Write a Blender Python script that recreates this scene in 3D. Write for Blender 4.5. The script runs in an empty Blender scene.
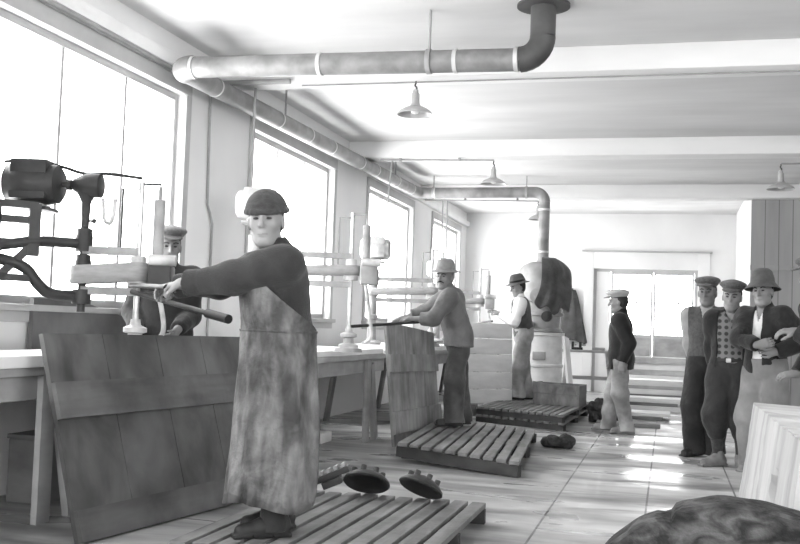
import bpy, bmesh, math, random
import numpy as np
from mathutils import Vector, Matrix
random.seed(4)
scene = bpy.context.scene
COL = scene.collection
PI = math.pi
R = math.radians
def V(*a): return Vector(a)

# ------------------------------------------------------------------ camera
FPX, YAW, PITCH, ROLL = 1008.5, R(14.962), R(3.0726), R(2.0081)
EYE = Vector((0, 0, 1.2))
fwd = Vector((-math.sin(YAW)*math.cos(PITCH), math.cos(YAW)*math.cos(PITCH), math.sin(PITCH)))
rt = fwd.cross(Vector((0, 0, 1))).normalized(); up = rt.cross(fwd)
rt, up = math.cos(ROLL)*rt + math.sin(ROLL)*up, math.cos(ROLL)*up - math.sin(ROLL)*rt
cam_d = bpy.data.cameras.new('camera'); cam = bpy.data.objects.new('camera', cam_d); COL.objects.link(cam)
cam.matrix_world = Matrix(((rt.x, up.x, -fwd.x, EYE.x), (rt.y, up.y, -fwd.y, EYE.y), (rt.z, up.z, -fwd.z, EYE.z), (0, 0, 0, 1)))
cam_d.sensor_width = 36; cam_d.lens = FPX/800*36; cam_d.clip_start = .05; cam_d.clip_end = 200
scene.camera = cam
def at(x, y, Y=None, X=None, Z=None):
    """measured point of the photograph -> point of the room at a known depth, side distance or height"""
    d = fwd*FPX + rt*(x-400) - up*(y-272)
    t = (Y-EYE.y)/d.y if Y is not None else (X-EYE.x)/d.x if X is not None else (Z-EYE.z)/d.z
    return EYE + d*t

# ------------------------------------------------------------------ materials
MATS = {}
def g(v): return (v, v, v, 1)
def nodes(name):
    m = bpy.data.materials.new(name); m.use_nodes = True
    nt = m.node_tree; b = nt.nodes['Principled BSDF']
    return m, nt, b
def ramp(nt, stops):
    r = nt.nodes.new('ShaderNodeValToRGB'); e = r.color_ramp.elements
    while len(e) < len(stops): e.new(.5)
    for el, (p, c) in zip(e, stops): el.position = p; el.color = g(c)
    return r
def mat(name, lo, hi, scale=(8, 8, 8), rough=.8, detail=5, dist=0, bump=.15, bscale=40, p0=.3, p1=.7, metal=0, spec=.3, stains=None, lines=None, sheen=0, bdist=.01):
    """grey mottled surface; stains=(scale, dark, p0, p1) adds large soiled patches; lines=(axis, spacing, width, value) adds joints"""
    if name in MATS: return MATS[name]
    m, nt, b = nodes(name); N = nt.nodes; L = nt.links
    tc = N.new('ShaderNodeTexCoord'); mp = N.new('ShaderNodeMapping'); L.new(tc.outputs['Object'], mp.inputs[0])
    mp.inputs['Scale'].default_value = scale
    n = N.new('ShaderNodeTexNoise'); n.inputs['Scale'].default_value = 1; n.inputs['Detail'].default_value = detail; n.inputs['Distortion'].default_value = dist
    L.new(mp.outputs[0], n.inputs['Vector'])
    r = ramp(nt, [(p0, lo), (p1, hi)]); L.new(n.outputs['Fac'], r.inputs[0]); col = r.outputs[0]
    if stains:
        n2 = N.new('ShaderNodeTexNoise'); n2.inputs['Scale'].default_value = stains[0]; n2.inputs['Detail'].default_value = 4
        if len(stains) > 4:
            m2_ = N.new('ShaderNodeMapping'); m2_.inputs['Scale'].default_value = stains[4]; L.new(tc.outputs['Object'], m2_.inputs[0]); L.new(m2_.outputs[0], n2.inputs['Vector'])
        else: L.new(tc.outputs['Object'], n2.inputs['Vector'])
        r2 = ramp(nt, [(stains[2], stains[1]), (stains[3], 1)]); L.new(n2.outputs['Fac'], r2.inputs[0])
        mx = N.new('ShaderNodeMix'); mx.data_type = 'RGBA'; mx.blend_type = 'MULTIPLY'; mx.inputs[0].default_value = 1
        L.new(col, mx.inputs[6]); L.new(r2.outputs[0], mx.inputs[7]); col = mx.outputs[2]
    if lines:
        ax, sp, w, val = lines
        s = N.new('ShaderNodeSeparateXYZ'); L.new(tc.outputs['Object'], s.inputs[0])
        d = N.new('ShaderNodeMath'); d.operation = 'DIVIDE'; L.new(s.outputs[ax], d.inputs[0]); d.inputs[1].default_value = sp
        f = N.new('ShaderNodeMath'); f.operation = 'FRACT'; L.new(d.outputs[0], f.inputs[0])
        c = N.new('ShaderNodeMath'); c.operation = 'LESS_THAN'; L.new(f.outputs[0], c.inputs[0]); c.inputs[1].default_value = w/sp
        mx = N.new('ShaderNodeMix'); mx.data_type = 'RGBA'; L.new(c.outputs[0], mx.inputs[0]); L.new(col, mx.inputs[6]); mx.inputs[7].default_value = g(val); col = mx.outputs[2]
    L.new(col, b.inputs['Base Color'])
    b.inputs['Roughness'].default_value = rough; b.inputs['Metallic'].default_value = metal; b.inputs['Specular IOR Level'].default_value = spec
    if sheen: b.inputs['Sheen Weight'].default_value = sheen
    if bump:
        n3 = N.new('ShaderNodeTexNoise'); n3.inputs['Scale'].default_value = bscale; n3.inputs['Detail'].default_value = 4
        L.new(tc.outputs['Object'], n3.inputs['Vector'])
        bp = N.new('ShaderNodeBump'); bp.inputs['Strength'].default_value = bump; bp.inputs['Distance'].default_value = bdist
        L.new(n3.outputs['Fac'], bp.inputs['Height']); L.new(bp.outputs[0], b.inputs['Normal'])
    MATS[name] = m
    return m

wall_m = mat('plaster', .66, .76, (.8, .8, .5), .9, 6, bump=.08, bscale=25)
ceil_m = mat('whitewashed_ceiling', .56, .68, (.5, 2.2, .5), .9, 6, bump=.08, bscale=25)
beam_m = mat('whitewashed_beam', .66, .78, (.5, 2, 2), .9, 6, bump=.08)
trim_m = mat('painted_trim', .36, .46, (2, 2, 2), .6, 4)
frame_m = mat('painted_window_frame', .34, .44, (2, 2, 2), .5, 4, bump=.05)
plank_m = mat('grey_partition_boards', .30, .42, (3, 3, .4), .75, 5, lines=(0, .21, .012, .16))
woodp_m = mat('wet_panel_wood', .06, .14, (2.2, 2.2, 1.6), .55, 7, 1.2, bump=.3, bscale=18, stains=(2.1, .55, .38, .62))
woodb_m = mat('batten_wood', .08, .15, (1.2, 1.2, 9), .6, 6, bump=.3, bscale=22, stains=(3, .7, .4, .6))
woodpale_m = mat('pale_panel_wood', .22, .42, (9, 9, 1.1), .7, 6, .6, bump=.25, bscale=22, stains=(2.5, .6, .36, .6))
woodwhite_m = mat('stone_dusted_wood', .56, .76, (2, 2, 7), .8, 5, bump=.2, bscale=22)
slat_m = mat('pallet_slat_wood', .12, .25, (12, 1.6, 6), .62, 6, .5, bump=.35, bscale=30, stains=(4, .72, .38, .6))
slatd_m = mat('pallet_bearer_wood', .03, .06, (4, 4, 8), .7, 5)
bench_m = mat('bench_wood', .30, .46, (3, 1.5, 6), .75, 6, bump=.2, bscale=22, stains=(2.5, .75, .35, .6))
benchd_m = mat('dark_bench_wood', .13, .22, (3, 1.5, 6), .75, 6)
slab_m = mat('white_stone_slab', .72, .82, (1.6, 1.6, 1.6), .45, 7, .8, bump=.05, stains=(2, .86, .35, .6))
block_m = mat('veined_white_stone', .34, .47, (1.2, 4.2, .5), .85, 8, .35, bump=.45, bscale=24, stains=(1, .72, .36, .55, (3, 9, .9)))
darkstone_m = mat('dark_mottled_stone', .016, .085, (13, 13, 26), .8, 10, .8, bump=.6, bscale=30, p0=.40, p1=.62, bdist=.02, stains=(9, .45, .4, .55))
slate_m = mat('dark_slate', .10, .17, (3, 3, 3), .7, 6)
iron_m = mat('dark_cast_iron', .016, .035, (7, 7, 7), .5, 5, bump=.12, bscale=50, spec=.4)
irong_m = mat('grey_machine_iron', .20, .34, (7, 7, 7), .5, 5, bump=.12, bscale=50, spec=.4)
steel_m = mat('worn_steel', .34, .5, (5, 5, 20), .35, 4, metal=.75, bump=.05)
pale_m = mat('pale_iron_and_flare', .42, .6, (6, 6, 6), .55, 5, bump=.08, stains=(6, .7, .36, .55))  # pale iron parts; on the far motors it also imitates window flare
belt_m = mat('canvas_belt', .26, .36, (9, 9, 30), .8, 4)
pipe_m = mat('galvanised_pipe', .20, .31, (5, 2, 5), .5, 6, .4, metal=.15, bump=.06, stains=(5, .75, .38, .6))
pipedark_m = mat('sooty_pipe', .055, .10, (5, 5, 5), .5, 6, metal=.2, bump=.06)
band_m = mat('pipe_band', .5, .62, (8, 8, 8), .5, 4, metal=.2)
lamp_m = mat('enamel_shade', .34, .42, (6, 6, 6), .35, 3, bump=.02, spec=.5)
lampw_m = mat('white_enamel', .8, .85, (6, 6, 6), .3, 3, bump=.02, spec=.5)
cable_m = mat('black_cable', .02, .03, (9, 9, 9), .6, 2, bump=0)
conduit_m = mat('grey_conduit', .25, .36, (6, 6, 6), .5, 4, bump=0)
stove_m = mat('stove_iron', .24, .36, (5, 5, 5), .6, 6, bump=.12, stains=(4, .8, .36, .6))  # stove iron kept light to imitate flare from the windows
stovew_m = mat('flare_paled_drum', .62, .76, (4, 4, 8), .75, 6, bump=.12, stains=(4, .8, .36, .6))  # drum whitened in its colour, standing in for window flare
rag_m = mat('dark_rag', .02, .06, (20, 20, 20), .9, 6, 1, bump=.8, bscale=28)
skin_m = mat('skin', .21, .26, (9, 9, 9), .55, 4, bump=.06, bscale=90)
skind_m = mat('tanned_skin', .16, .20, (9, 9, 9), .55, 4, bump=.06, bscale=90)
lip_m = mat('lip', .16, .2, (9, 9, 9), .5, 2, bump=0)
eye_m = mat('eye', .03, .05, (9, 9, 9), .3, 2, bump=0)
hair_m = mat('dark_hair', .02, .04, (60, 60, 20), .7, 4, bump=.4, bscale=120)
greyhair_m = mat('greying_hair', .10, .2, (60, 60, 20), .7, 4, bump=.4, bscale=120)
def cloth(name, lo, hi, sc=5, bump=.4, bs=22, **k): return mat(name, lo, hi, (sc, sc, sc), .92, 6, .4, bump, bs, sheen=.15, spec=.12, bdist=.025 if bs < 50 else .01, **k)
wool_m = cloth('dark_wool', .024, .040, 9, .45, 130)
knit_m = cloth('dark_knit', .035, .055, 30, .5, 160)
apron_m = mat('soiled_apron_canvas', .09, .22, (7, 7, 4), .8, 8, 1.6, .7, 16, stains=(1, .34, .38, .60, (7.5, 7.5, 2.6)), spec=.25, bdist=.03)
trousd_m = cloth('dark_trouser_cloth', .022, .042)
jacket_m = cloth('black_jacket_cloth', .018, .032)
grey_m = cloth('grey_work_shirt', .11, .18, 5, stains=(4, .8, .38, .6))
white_m = cloth('white_shirt', .68, .78)
paletr_m = cloth('stone_dusted_trousers', .26, .46, 4, stains=(3.4, .55, .38, .6))
overall_m = cloth('dusty_flare_greyed_cloth', .06, .13, 4, stains=(3.4, .6, .38, .6))
sweater_m = cloth('grey_knit_sweater', .07, .11, 40, .5, 150)
lshirt_m = cloth('light_grey_shirt', .28, .38)
felt_m = cloth('grey_felt', .07, .11, 14, .2, 60)
feltl_m = cloth('pale_felt', .16, .26, 14, .2, 60)
tweed_m = cloth('tweed', .07, .13, 60, .3, 120)
palecap_m = cloth('pale_cap_cloth', .36, .46, 14, .2, 60)
leather_m = mat('worn_leather', .015, .035, (9, 9, 9), .55, 5, bump=.25, bscale=40)
leatherp_m = mat('dusty_leather', .13, .24, (9, 9, 9), .8, 5, bump=.25, bscale=40)
coat_m = cloth('hanging_coat_cloth', .05, .10, 6)
workcoat_m = cloth('pale_work_apron', .18, .28, 4, stains=(3, .75, .36, .6))
def dotted():
    m, nt, b = nodes('dotted_sweater'); N = nt.nodes; L = nt.links
    tc = N.new('ShaderNodeTexCoord'); mp = N.new('ShaderNodeMapping'); mp.inputs['Scale'].default_value = (1, 0, 1); L.new(tc.outputs['Object'], mp.inputs[0])
    v = N.new('ShaderNodeTexVoronoi'); v.inputs['Scale'].default_value = 17; v.inputs['Randomness'].default_value = 0; L.new(mp.outputs[0], v.inputs['Vector'])
    r = ramp(nt, [(.26, .05), (.36, .17)]); L.new(v.outputs['Distance'], r.inputs[0]); L.new(r.outputs[0], b.inputs['Base Color'])
    b.inputs['Roughness'].default_value = .92; b.inputs['Specular IOR Level'].default_value = .1
    return m
dot_m = dotted()
def glass():
    m, nt, b = nodes('window_glass'); N = nt.nodes; L = nt.links
    t = N.new('ShaderNodeBsdfTransparent'); gl = N.new('ShaderNodeBsdfGlossy'); gl.inputs['Roughness'].default_value = .05
    mx = N.new('ShaderNodeMixShader'); mx.inputs[0].default_value = .05; L.new(t.outputs[0], mx.inputs[1]); L.new(gl.outputs[0], mx.inputs[2])
    L.new(mx.outputs[0], N['Material Output'].inputs[0])
    return m
glass_m = glass()
def floor_mat():
    m, nt, b = nodes('wet_workshop_floor'); N = nt.nodes; L = nt.links
    tc = N.new('ShaderNodeTexCoord'); s = N.new('ShaderNodeSeparateXYZ'); L.new(tc.outputs['Object'], s.inputs[0])
    def math_(op, a, bb):
        n = N.new('ShaderNodeMath'); n.operation = op
        for i, q in enumerate((a, bb)):
            if isinstance(q, (int, float)): n.inputs[i].default_value = q
            elif q is not None: L.new(q, n.inputs[i])
        return n.outputs[0]
    def noise(sc, detail=6, dist=0.):
        mp = N.new('ShaderNodeMapping'); mp.inputs['Scale'].default_value = sc; L.new(tc.outputs['Object'], mp.inputs[0])
        n = N.new('ShaderNodeTexNoise'); n.inputs['Scale'].default_value = 1; n.inputs['Detail'].default_value = detail; n.inputs['Distortion'].default_value = dist
        L.new(mp.outputs[0], n.inputs[0]); return n.outputs['Fac']
    def mixc(f, a, bb, mode='MIX'):
        mx = N.new('ShaderNodeMix'); mx.data_type = 'RGBA'; mx.blend_type = mode
        if isinstance(f, (int, float)): mx.inputs[0].default_value = f
        else: L.new(f, mx.inputs[0])
        for i, q in ((6, a), (7, bb)):
            if isinstance(q, float): mx.inputs[i].default_value = g(q)
            else: L.new(q, mx.inputs[i])
        return mx.outputs[2]
    # paving of the gangway is paler; the wet working strip by the benches is darker concrete
    r1 = ramp(nt, [(.3, .34), (.7, .58)]); L.new(noise((.6, 2.4, 1), 7, 1.0), r1.inputs[0])
    r2 = ramp(nt, [(.3, .20), (.7, .42)]); L.new(noise((.8, 2.2, 1), 7, 1.4), r2.inputs[0])
    edge = math_('ADD', s.outputs[0], math_('MULTIPLY', math_('SUBTRACT', noise((.9, .9, 1), 3), .5), .5))
    f = N.new('ShaderNodeMapRange'); f.inputs[1].default_value = -1.15; f.inputs[2].default_value = -.65; L.new(edge, f.inputs[0])
    c = mixc(f.outputs[0], r2.outputs[0], r1.outputs[0])
    rs = ramp(nt, [(.36, .45), (.56, 1.)]); L.new(noise((.55, 1.9, 1), 5, .8), rs.inputs[0])
    c = mixc(1., c, rs.outputs[0], 'MULTIPLY')
    for x0 in (-.752, -.122, .52):
        d = math_('LESS_THAN', math_('ABSOLUTE', math_('SUBTRACT', s.outputs[0], x0), None), .007)
        c = mixc(d, c, .12)
    fy = math_('FRACT', math_('DIVIDE', s.outputs[1], 2.6), None)
    c = mixc(math_('MULTIPLY', math_('LESS_THAN', fy, .004), math_('GREATER_THAN', s.outputs[0], -.752)), c, .16)
    L.new(c, b.inputs['Base Color'])
    rr = ramp(nt, [(.35, .18), (.62, .7)]); L.new(noise((.7, 1.6, 1), 5, .6), rr.inputs[0]); L.new(rr.outputs[0], b.inputs['Roughness'])
    b.inputs['Specular IOR Level'].default_value = .5
    bp = N.new('ShaderNodeBump'); bp.inputs['Strength'].default_value = .12; bp.inputs['Distance'].default_value = .01
    L.new(noise((14, 14, 1), 4), bp.inputs['Height']); L.new(bp.outputs[0], b.inputs['Normal'])
    return m
floor_m = floor_mat()

# ------------------------------------------------------------------ mesh helpers
class MB:
    """collects shapes for ONE mesh object"""
    def __init__(s): s.bm = bmesh.new()
    def box(s, c, size, rot=None, bev=0):
        M = Matrix.Translation(c) @ (rot.to_4x4() if rot is not None else Matrix()) @ Matrix.Diagonal((*size, 1))
        r = bmesh.ops.create_cube(s.bm, size=1, matrix=M)
        if bev:
            es = list({e for v in r['verts'] for e in v.link_edges})
            bmesh.ops.bevel(s.bm, geom=es, offset=bev, segments=2, affect='EDGES', profile=.6)
        return s
    def bx(s, x0, x1, y0, y1, z0, z1, bev=0): return s.box(((x0+x1)/2, (y0+y1)/2, (z0+z1)/2), (x1-x0, y1-y0, z1-z0), None, bev)
    def bar(s, a, b, w, t, upv=(0, 0, 1), bev=0):
        """rectangular bar from a to b; w across, t along upv"""
        a, b = Vector(a), Vector(b); d = b-a; y = d.normalized(); u = Vector(upv)
        x = y.cross(u).normalized(); z = x.cross(y)
        return s.box((a+b)/2, (w, d.length, t), Matrix((x, y, z)).transposed(), bev)
    def cyl(s, a, b, r0, r1=None, seg=20, caps=True):
        return s.lathe(a, b, [(r0, 0), (r1 if r1 is not None else r0, 1)], seg, caps)
    def lathe(s, a, b, prof, seg=24, caps=True, sx=1, sy=1, xdir=None):
        """profile of (radius, fraction along a-b); sx/sy squash the section"""
        a, b = Vector(a), Vector(b); d = b-a; w = d.normalized()
        u = Vector(xdir) if xdir else (Vector((1, 0, 0)) if abs(w.x) < .9 else Vector((0, 1, 0)))
        u = (u - w*u.dot(w)).normalized(); v = w.cross(u); rings = []
        for r, t in prof:
            if r <= 1e-6: rings.append([s.bm.verts.new(a+d*t)])
            else: rings.append([s.bm.verts.new(a+d*t+u*(math.cos(q)*r*sx)+v*(math.sin(q)*r*sy)) for q in [2*PI*i/seg for i in range(seg)]])
        for p, q in zip(rings, rings[1:]):
            for i in range(seg):
                j = (i+1) % seg
                if len(p) == 1 and len(q) == 1: break
                if len(p) == 1: s.bm.faces.new((p[0], q[j], q[i]))
                elif len(q) == 1: s.bm.faces.new((p[i], p[j], q[0]))
                else: s.bm.faces.new((p[i], p[j], q[j], q[i]))
        if caps:
            if len(rings[0]) > 1: s.bm.faces.new(rings[0][::-1])
            if len(rings[-1]) > 1: s.bm.faces.new(rings[-1])
        return s
    def tube(s, pts, r, seg=12, caps=True, flat=1, smooth=0):
        pts = [Vector(p) for p in pts]
        for _ in range(smooth):
            q = [pts[0]]
            for a, b in zip(pts, pts[1:]): q += [a.lerp(b, .25), a.lerp(b, .75)]
            pts = q+[pts[-1]]
        rs = r if isinstance(r, (list, tuple)) else None
        t0 = (pts[1]-pts[0]).normalized(); u = t0.orthogonal().normalized(); rings = []
        for i, p in enumerate(pts):
            t = ((pts[min(i+1, len(pts)-1)]-pts[max(i-1, 0)])).normalized()
            u = (u-t*u.dot(t)).normalized(); v = t.cross(u)
            rr = (rs[0]+(rs[1]-rs[0])*i/(len(pts)-1)) if rs else r
            rings.append([s.bm.verts.new(p+u*(math.cos(q)*rr)+v*(math.sin(q)*rr*flat)) for q in [2*PI*k/seg for k in range(seg)]])
        for p, q in zip(rings, rings[1:]):
            for i in range(seg): s.bm.faces.new((p[i], p[(i+1) % seg], q[(i+1) % seg], q[i]))
        if caps: s.bm.faces.new(rings[0][::-1]); s.bm.faces.new(rings[-1])
        return s
    def ball(s, c, r, rot=None, seg=20):
        rr = r if isinstance(r, (tuple, list)) else (r, r, r)
        M = Matrix.Translation(c) @ (rot.to_4x4() if rot is not None else Matrix()) @ Matrix.Diagonal((*rr, 1))
        bmesh.ops.create_uvsphere(s.bm, u_segments=seg, v_segments=seg//2+2, radius=1, matrix=M); return s
    def prism(s, poly, off):
        """closed polygon (list of points) extruded by the vector off"""
        a = [s.bm.verts.new(Vector(p)) for p in poly]; b = [s.bm.verts.new(Vector(p)+Vector(off)) for p in poly]
        s.bm.faces.new(a[::-1]); s.bm.faces.new(b)
        for i in range(len(a)): s.bm.faces.new((a[i], a[(i+1) % len(a)], b[(i+1) % len(b)], b[i]))
        return s
    def build(s, name, m, parent=None, smooth=True, angle=35):
        bmesh.ops.recalc_face_normals(s.bm, faces=s.bm.faces)
        me = bpy.data.meshes.new(name); s.bm.to_mesh(me); s.bm.free()
        me.materials.append(m)
        if smooth:
            me.polygons.foreach_set('use_smooth', [True]*len(me.polygons)); me.set_sharp_from_angle(angle=R(angle))
        o = bpy.data.objects.new(name, me); COL.objects.link(o)
        if parent is not None:
            o.parent = parent
        return o
def tag(o, label=None, cat=None, group=None, kind=None):
    if label: o['label'] = label
    if cat: o['category'] = cat
    if group: o['group'] = group
    if kind: o['kind'] = kind
    return o
def thing(name, label, cat, loc=(0, 0, 0), rotz=0, group=None):
    o = bpy.data.objects.new(name, None); COL.objects.link(o); o.empty_display_size = .1
    o.location = loc; o.rotation_euler = (0, 0, rotz)
    return tag(o, label, cat, group)
def rel(o, p): return Vector(p)-o.location
def struct(name, mb, m, parent=None, **k):
    o = mb.build(name, m, parent, **k)
    if parent is None: o['kind'] = 'structure'
    return o
def dup(root, loc, rotz, label, group=None):
    """a copy of a thing with copies of its parts and their sub-parts"""
    r = root.copy(); COL.objects.link(r); r.location = loc; r.rotation_euler = (0, 0, rotz); r['label'] = label
    if group: r['group'] = group
    def rec(a, b):
        for ch in list(a.children):
            c = ch.copy(); COL.objects.link(c); c.parent = b; rec(ch, c)
    rec(root, r)
    return r
# ------------------------------------------------------------------ the room
XL, XR, YB, YF, ZC = -4.2, 5.0, 21.1, -2.6, 3.66
struct('floor', MB().bx(XL-.3, XR+.3, YF-.3, YB+.3, -.2, 0), floor_m)
struct('ceiling', MB().bx(XL-.3, XR+.3, YF-.3, YB+.3, ZC, ZC+.2), ceil_m)
SILL, HEAD = 1.26, 3.19
WIN = [(1.25, 3.89), (5.44, 8.08), (9.62, 12.22), (13.8, 16.37), (17.9, 20.35)]
def pierced(name, axis, x0, x1, a0, a1, wins, m, z0=0, z1=ZC):
    """wall slab with window openings (no overlaps)"""
    mb = MB()
    def b(p, q, zz0, zz1):
        if axis == 'y': mb.bx(x0, x1, p, q, zz0, zz1)
        else: mb.bx(p, q, x0, x1, zz0, zz1)
    c = a0
    for (p, q, s, h) in wins:
        b(c, p, z0, z1)
        if s > z0: b(p, q, z0, s)
        b(p, q, h, z1); c = q
    b(c, a1, z0, z1)
    return struct(name, mb, m)
pierced('wall_left', 'y', XL-.3, XL, YF, YB, [(p, q, SILL, HEAD) for p, q in WIN], wall_m)
WINR_FILL = [(-1.6, 3.2)]  # unseen window, added as soft fill for the ceiling
pierced('wall_right', 'y', XR, XR+.3, YF, 17.2, [(p, q, 1.1, 3.2) for p, q in WINR_FILL], wall_m)
pierced('wall_front', 'x', YF-.3, YF, XL, XR, [(-3.0, -.6, 1.1, 3.2), (.6, 3.0, 1.1, 3.2)], wall_m)  # unseen windows behind the camera, sized to tune the fill light
pierced('wall_back', 'x', YB, YB+.3, XL, 1.42, [(-1.5, .56, 0, 2.53)], wall_m)
struct('wall_inner', MB().bx(1.27, 1.42, 17.2, YB, 0, ZC), wall_m)
struct('wall_partition', MB().bx(1.27, XR, 17.1, 17.2, 0, 3.44).bx(1.42, XR, 17.2, YB, ZC-.22, ZC-.001), plank_m)
struct('trim_9', MB().bx(1.26, XR, 17.06, 17.1, 2.30, 2.38), plank_m)
n_trim = 0
for y0 in (8.65, 12.83, 16.9, .4, 4.5):
    n_trim += 1
    struct('trim_%d' % n_trim, MB().bx(XL, XR, y0, y0+.36, 3.44, ZC, .012), beam_m)
# wall plate along the head of the window wall
struct('trim_6', MB().bx(XL, XL+.07, YF, YB, 3.36, 3.47, .01), beam_m)
n_win = 0
def window(axis, w, p, q, s, h, inner, nm=3, deep=.3):
    """casing, mullions, sill and glass of one opening; inner = room face of the wall, w = +1/-1 outward"""
    global n_win
    n_win += 1
    def bx(mb, a0, a1, d0, d1, z0, z1, bev=.006):
        lo, hi = sorted((inner+w*d0, inner+w*d1))
        return mb.bx(lo, hi, a0, a1, z0, z1, bev) if axis == 'y' else mb.bx(a0, a1, lo, hi, z0, z1, bev)
    mb = MB()
    bx(mb, p, p+.06, .06, .16, s, h); bx(mb, q-.06, q, .06, .16, s, h)
    bx(mb, p+.06, q-.06, .06, .16, h-.06, h); bx(mb, p+.06, q-.06, .06, .16, s, s+.06)
    root = struct('window_%d' % n_win, mb, frame_m)
    for k in range(1, nm):
        c = p+(q-p)*k/nm
        bx(MBk := MB(), c-.018, c+.018, .065, .15, s+.06, h-.06); MBk.build('mullion', frame_m, root)
    cs = MB()
    bx(cs, p-.10, q+.10, -.025, 0, h, h+.13); bx(cs, p-.10, p, -.025, 0, s, h); bx(cs, q, q+.10, -.025, 0, s, h)
    cs.build('casing', trim_m, root)
    sl = MB(); bx(sl, p-.12, q+.12, -.07, .06, s-.045, s); bx(sl, p-.1, q+.1, -.03, 0, s-.12, s-.045); sl.build('window_sill', trim_m, root)
    for k in range(nm):
        a0, a1 = p+(q-p)*k/nm, p+(q-p)*(k+1)/nm
        gp = MB(); bx(gp, a0+.03, a1-.03, .105, .109, s+.05, h-.05, 0); gp.build('glass_pane', glass_m, root)
    # daylight sampling portal in the opening
    ld = bpy.data.lights.new('window_portal', 'AREA'); ld.shape = 'RECTANGLE'; ld.size, ld.size_y = (q-p), (h-s); ld.cycles.is_portal = True
    lo = bpy.data.objects.new('window_portal', ld); COL.objects.link(lo)
    cpos = Vector((inner+w*.2, (p+q)/2, (s+h)/2)) if axis == 'y' else Vector(((p+q)/2, inner+w*.2, (s+h)/2))
    dirv = Vector((-w, 0, 0)) if axis == 'y' else Vector((0, -w, 0))
    lo.matrix_world = Matrix.Translation(cpos) @ dirv.to_track_quat('-Z', 'Z' if False else 'Y').to_matrix().to_4x4()
for p, q in WIN: window('y', -1, p, q, SILL, HEAD, XL)
for p, q in WINR_FILL: window('y', 1, p, q, 1.1, 3.2, XR, 4)
for p, q in ((-3.0, -.6), (.6, 3.0)): window('x', -1, p, q, 1.1, 3.2, YF)
# glazed doors in the back wall
door = struct('door_1', MB().bx(-1.5, -1.44, YB+.04, YB+.14, 0, 2.53).bx(.5, .56, YB+.04, YB+.14, 0, 2.53).bx(-1.44, .5, YB+.04, YB+.14, 2.47, 2.53), frame_m)
MB().bx(-1.44, -1.16, YB+.05, YB+.11, 0, 2.47).build('side_panel', wall_m, door)
for a0, a1 in ((-1.15, -.31), (-.30, .495)):
    lf = MB().bx(a0, a1, YB+.05, YB+.11, 0.02, .12).bx(a0, a0+.045, YB+.05, YB+.11, .12, 2.47).bx(a1-.045, a1, YB+.05, YB+.11, .12, 2.47)
    lf.bx(a0+.045, a1-.045, YB+.05, YB+.11, 2.42, 2.47).bx(a0+.045, a1-.045, YB+.05, YB+.11, 1.13, 1.2).build('door_leaf', frame_m, door)
    MB().bx(a0+.045, a1-.045, YB+.06, YB+.09, .12, 1.13).build('kick_panel', bench_m, door)
    c = a0+(a1-a0)*.62
    MB().bx(c-.012, c+.012, YB+.06, YB+.1, 1.2, 2.42).bx(a0+.045, c-.012, YB+.06, YB+.1, 1.84, 1.87).bx(c+.012, a1-.045, YB+.06, YB+.1, 1.84, 1.87).build('glazing_bar', trim_m, door)
    MB().bx(a0+.04, a1-.04, YB+.085, YB+.089, 1.19, 2.43).build('glass_pane', glass_m, door)
struct('trim_7', MB().bx(-1.69, -1.5, YB-.05, YB, 0, 2.87, .008).bx(.56, .78, YB-.05, YB, 0, 2.87, .008).bx(-1.5, .56, YB-.05, YB, 2.53, 2.87, .008), wall_m)
struct('trim_8', MB().bx(-1.74, .83, YB-.09, YB, 2.87, 2.90, .004), trim_m)
ld = bpy.data.lights.new('door_portal', 'AREA'); ld.shape = 'RECTANGLE'; ld.size, ld.size_y = 1.7, 1.3; ld.cycles.is_portal = True
lo = bpy.data.objects.new('door_portal', ld); COL.objects.link(lo)
lo.matrix_world = Matrix.Translation((-.33, YB+.2, 1.85)) @ Vector((0, -1, 0)).to_track_quat('-Z', 'Y').to_matrix().to_4x4()

# ------------------------------------------------------------------ stove pipe
def arc(c, a, b, r, n=8):
    """quarter bend from direction a to direction b around corner point c"""
    a, b, c = Vector(a), Vector(b), Vector(c); o = c - a*r + b*r
    return [o - b*(r*math.cos(t)) + a*(r*math.sin(t)) for t in [PI/2*i/n for i in range(n+1)]]
PR = .087
XW = -3.97
N0 = Vector((XW, 7.5, 3.275)); N1 = Vector((-.955, 7.5, 3.245)); Fa = Vector((XW, 15.85, 3.375)); Fb = Vector((-1.93, 15.95, 3.40))
sp = thing('stove_pipe', 'long galvanised stove pipe running round under the ceiling from the stove', 'pipe', (-1.93, 15.95, 2.32))
B_ = lambda p: rel(sp, p)
def seg_pipe(name, a, b, r, m): return MB().cyl(B_(a), B_(b), r, seg=28).build(name, m, sp)
seg_pipe('pipe_section', (-1.93, 15.95, 2.32), Fb-Vector((0, 0, .16)), PR, pipe_m)
MB().tube([B_(p) for p in arc(Fb, (0, 0, 1), (-1, 0, 0), .16)], PR*1.02, 28).build('elbow', pipe_m, sp)
seg_pipe('pipe_section', Fb-Vector((.16, 0, 0)), Fa+Vector((.14, 0, 0)), PR, pipe_m)
MB().tube([B_(p) for p in arc(Fa, (-1, 0, 0), (0, -1, 0), .14)], PR*1.04, 28).build('elbow', pipe_m, sp)
seg_pipe('pipe_section', Fa-Vector((0, .14, 0)), N0+Vector((0, .14, 0)), PR, pipe_m)
MB().tube([B_(p) for p in arc(N0, (0, -1, 0), (1, 0, 0), .14)], PR*1.12, 28).build('elbow', pipe_m, sp)
seg_pipe('pipe_section', N0+Vector((.14, 0, 0)), N1-Vector((.17, 0, 0)), PR, pipe_m)
MB().tube([B_(p) for p in arc(N1, (1, 0, 0), (0, 0, 1), .17)], PR*1.12, 28).build('elbow', pipedark_m, sp)
seg_pipe('pipe_section', N1+Vector((0, 0, .17)), (N1.x, 7.5, ZC), PR*1.1, pipedark_m)
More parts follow.
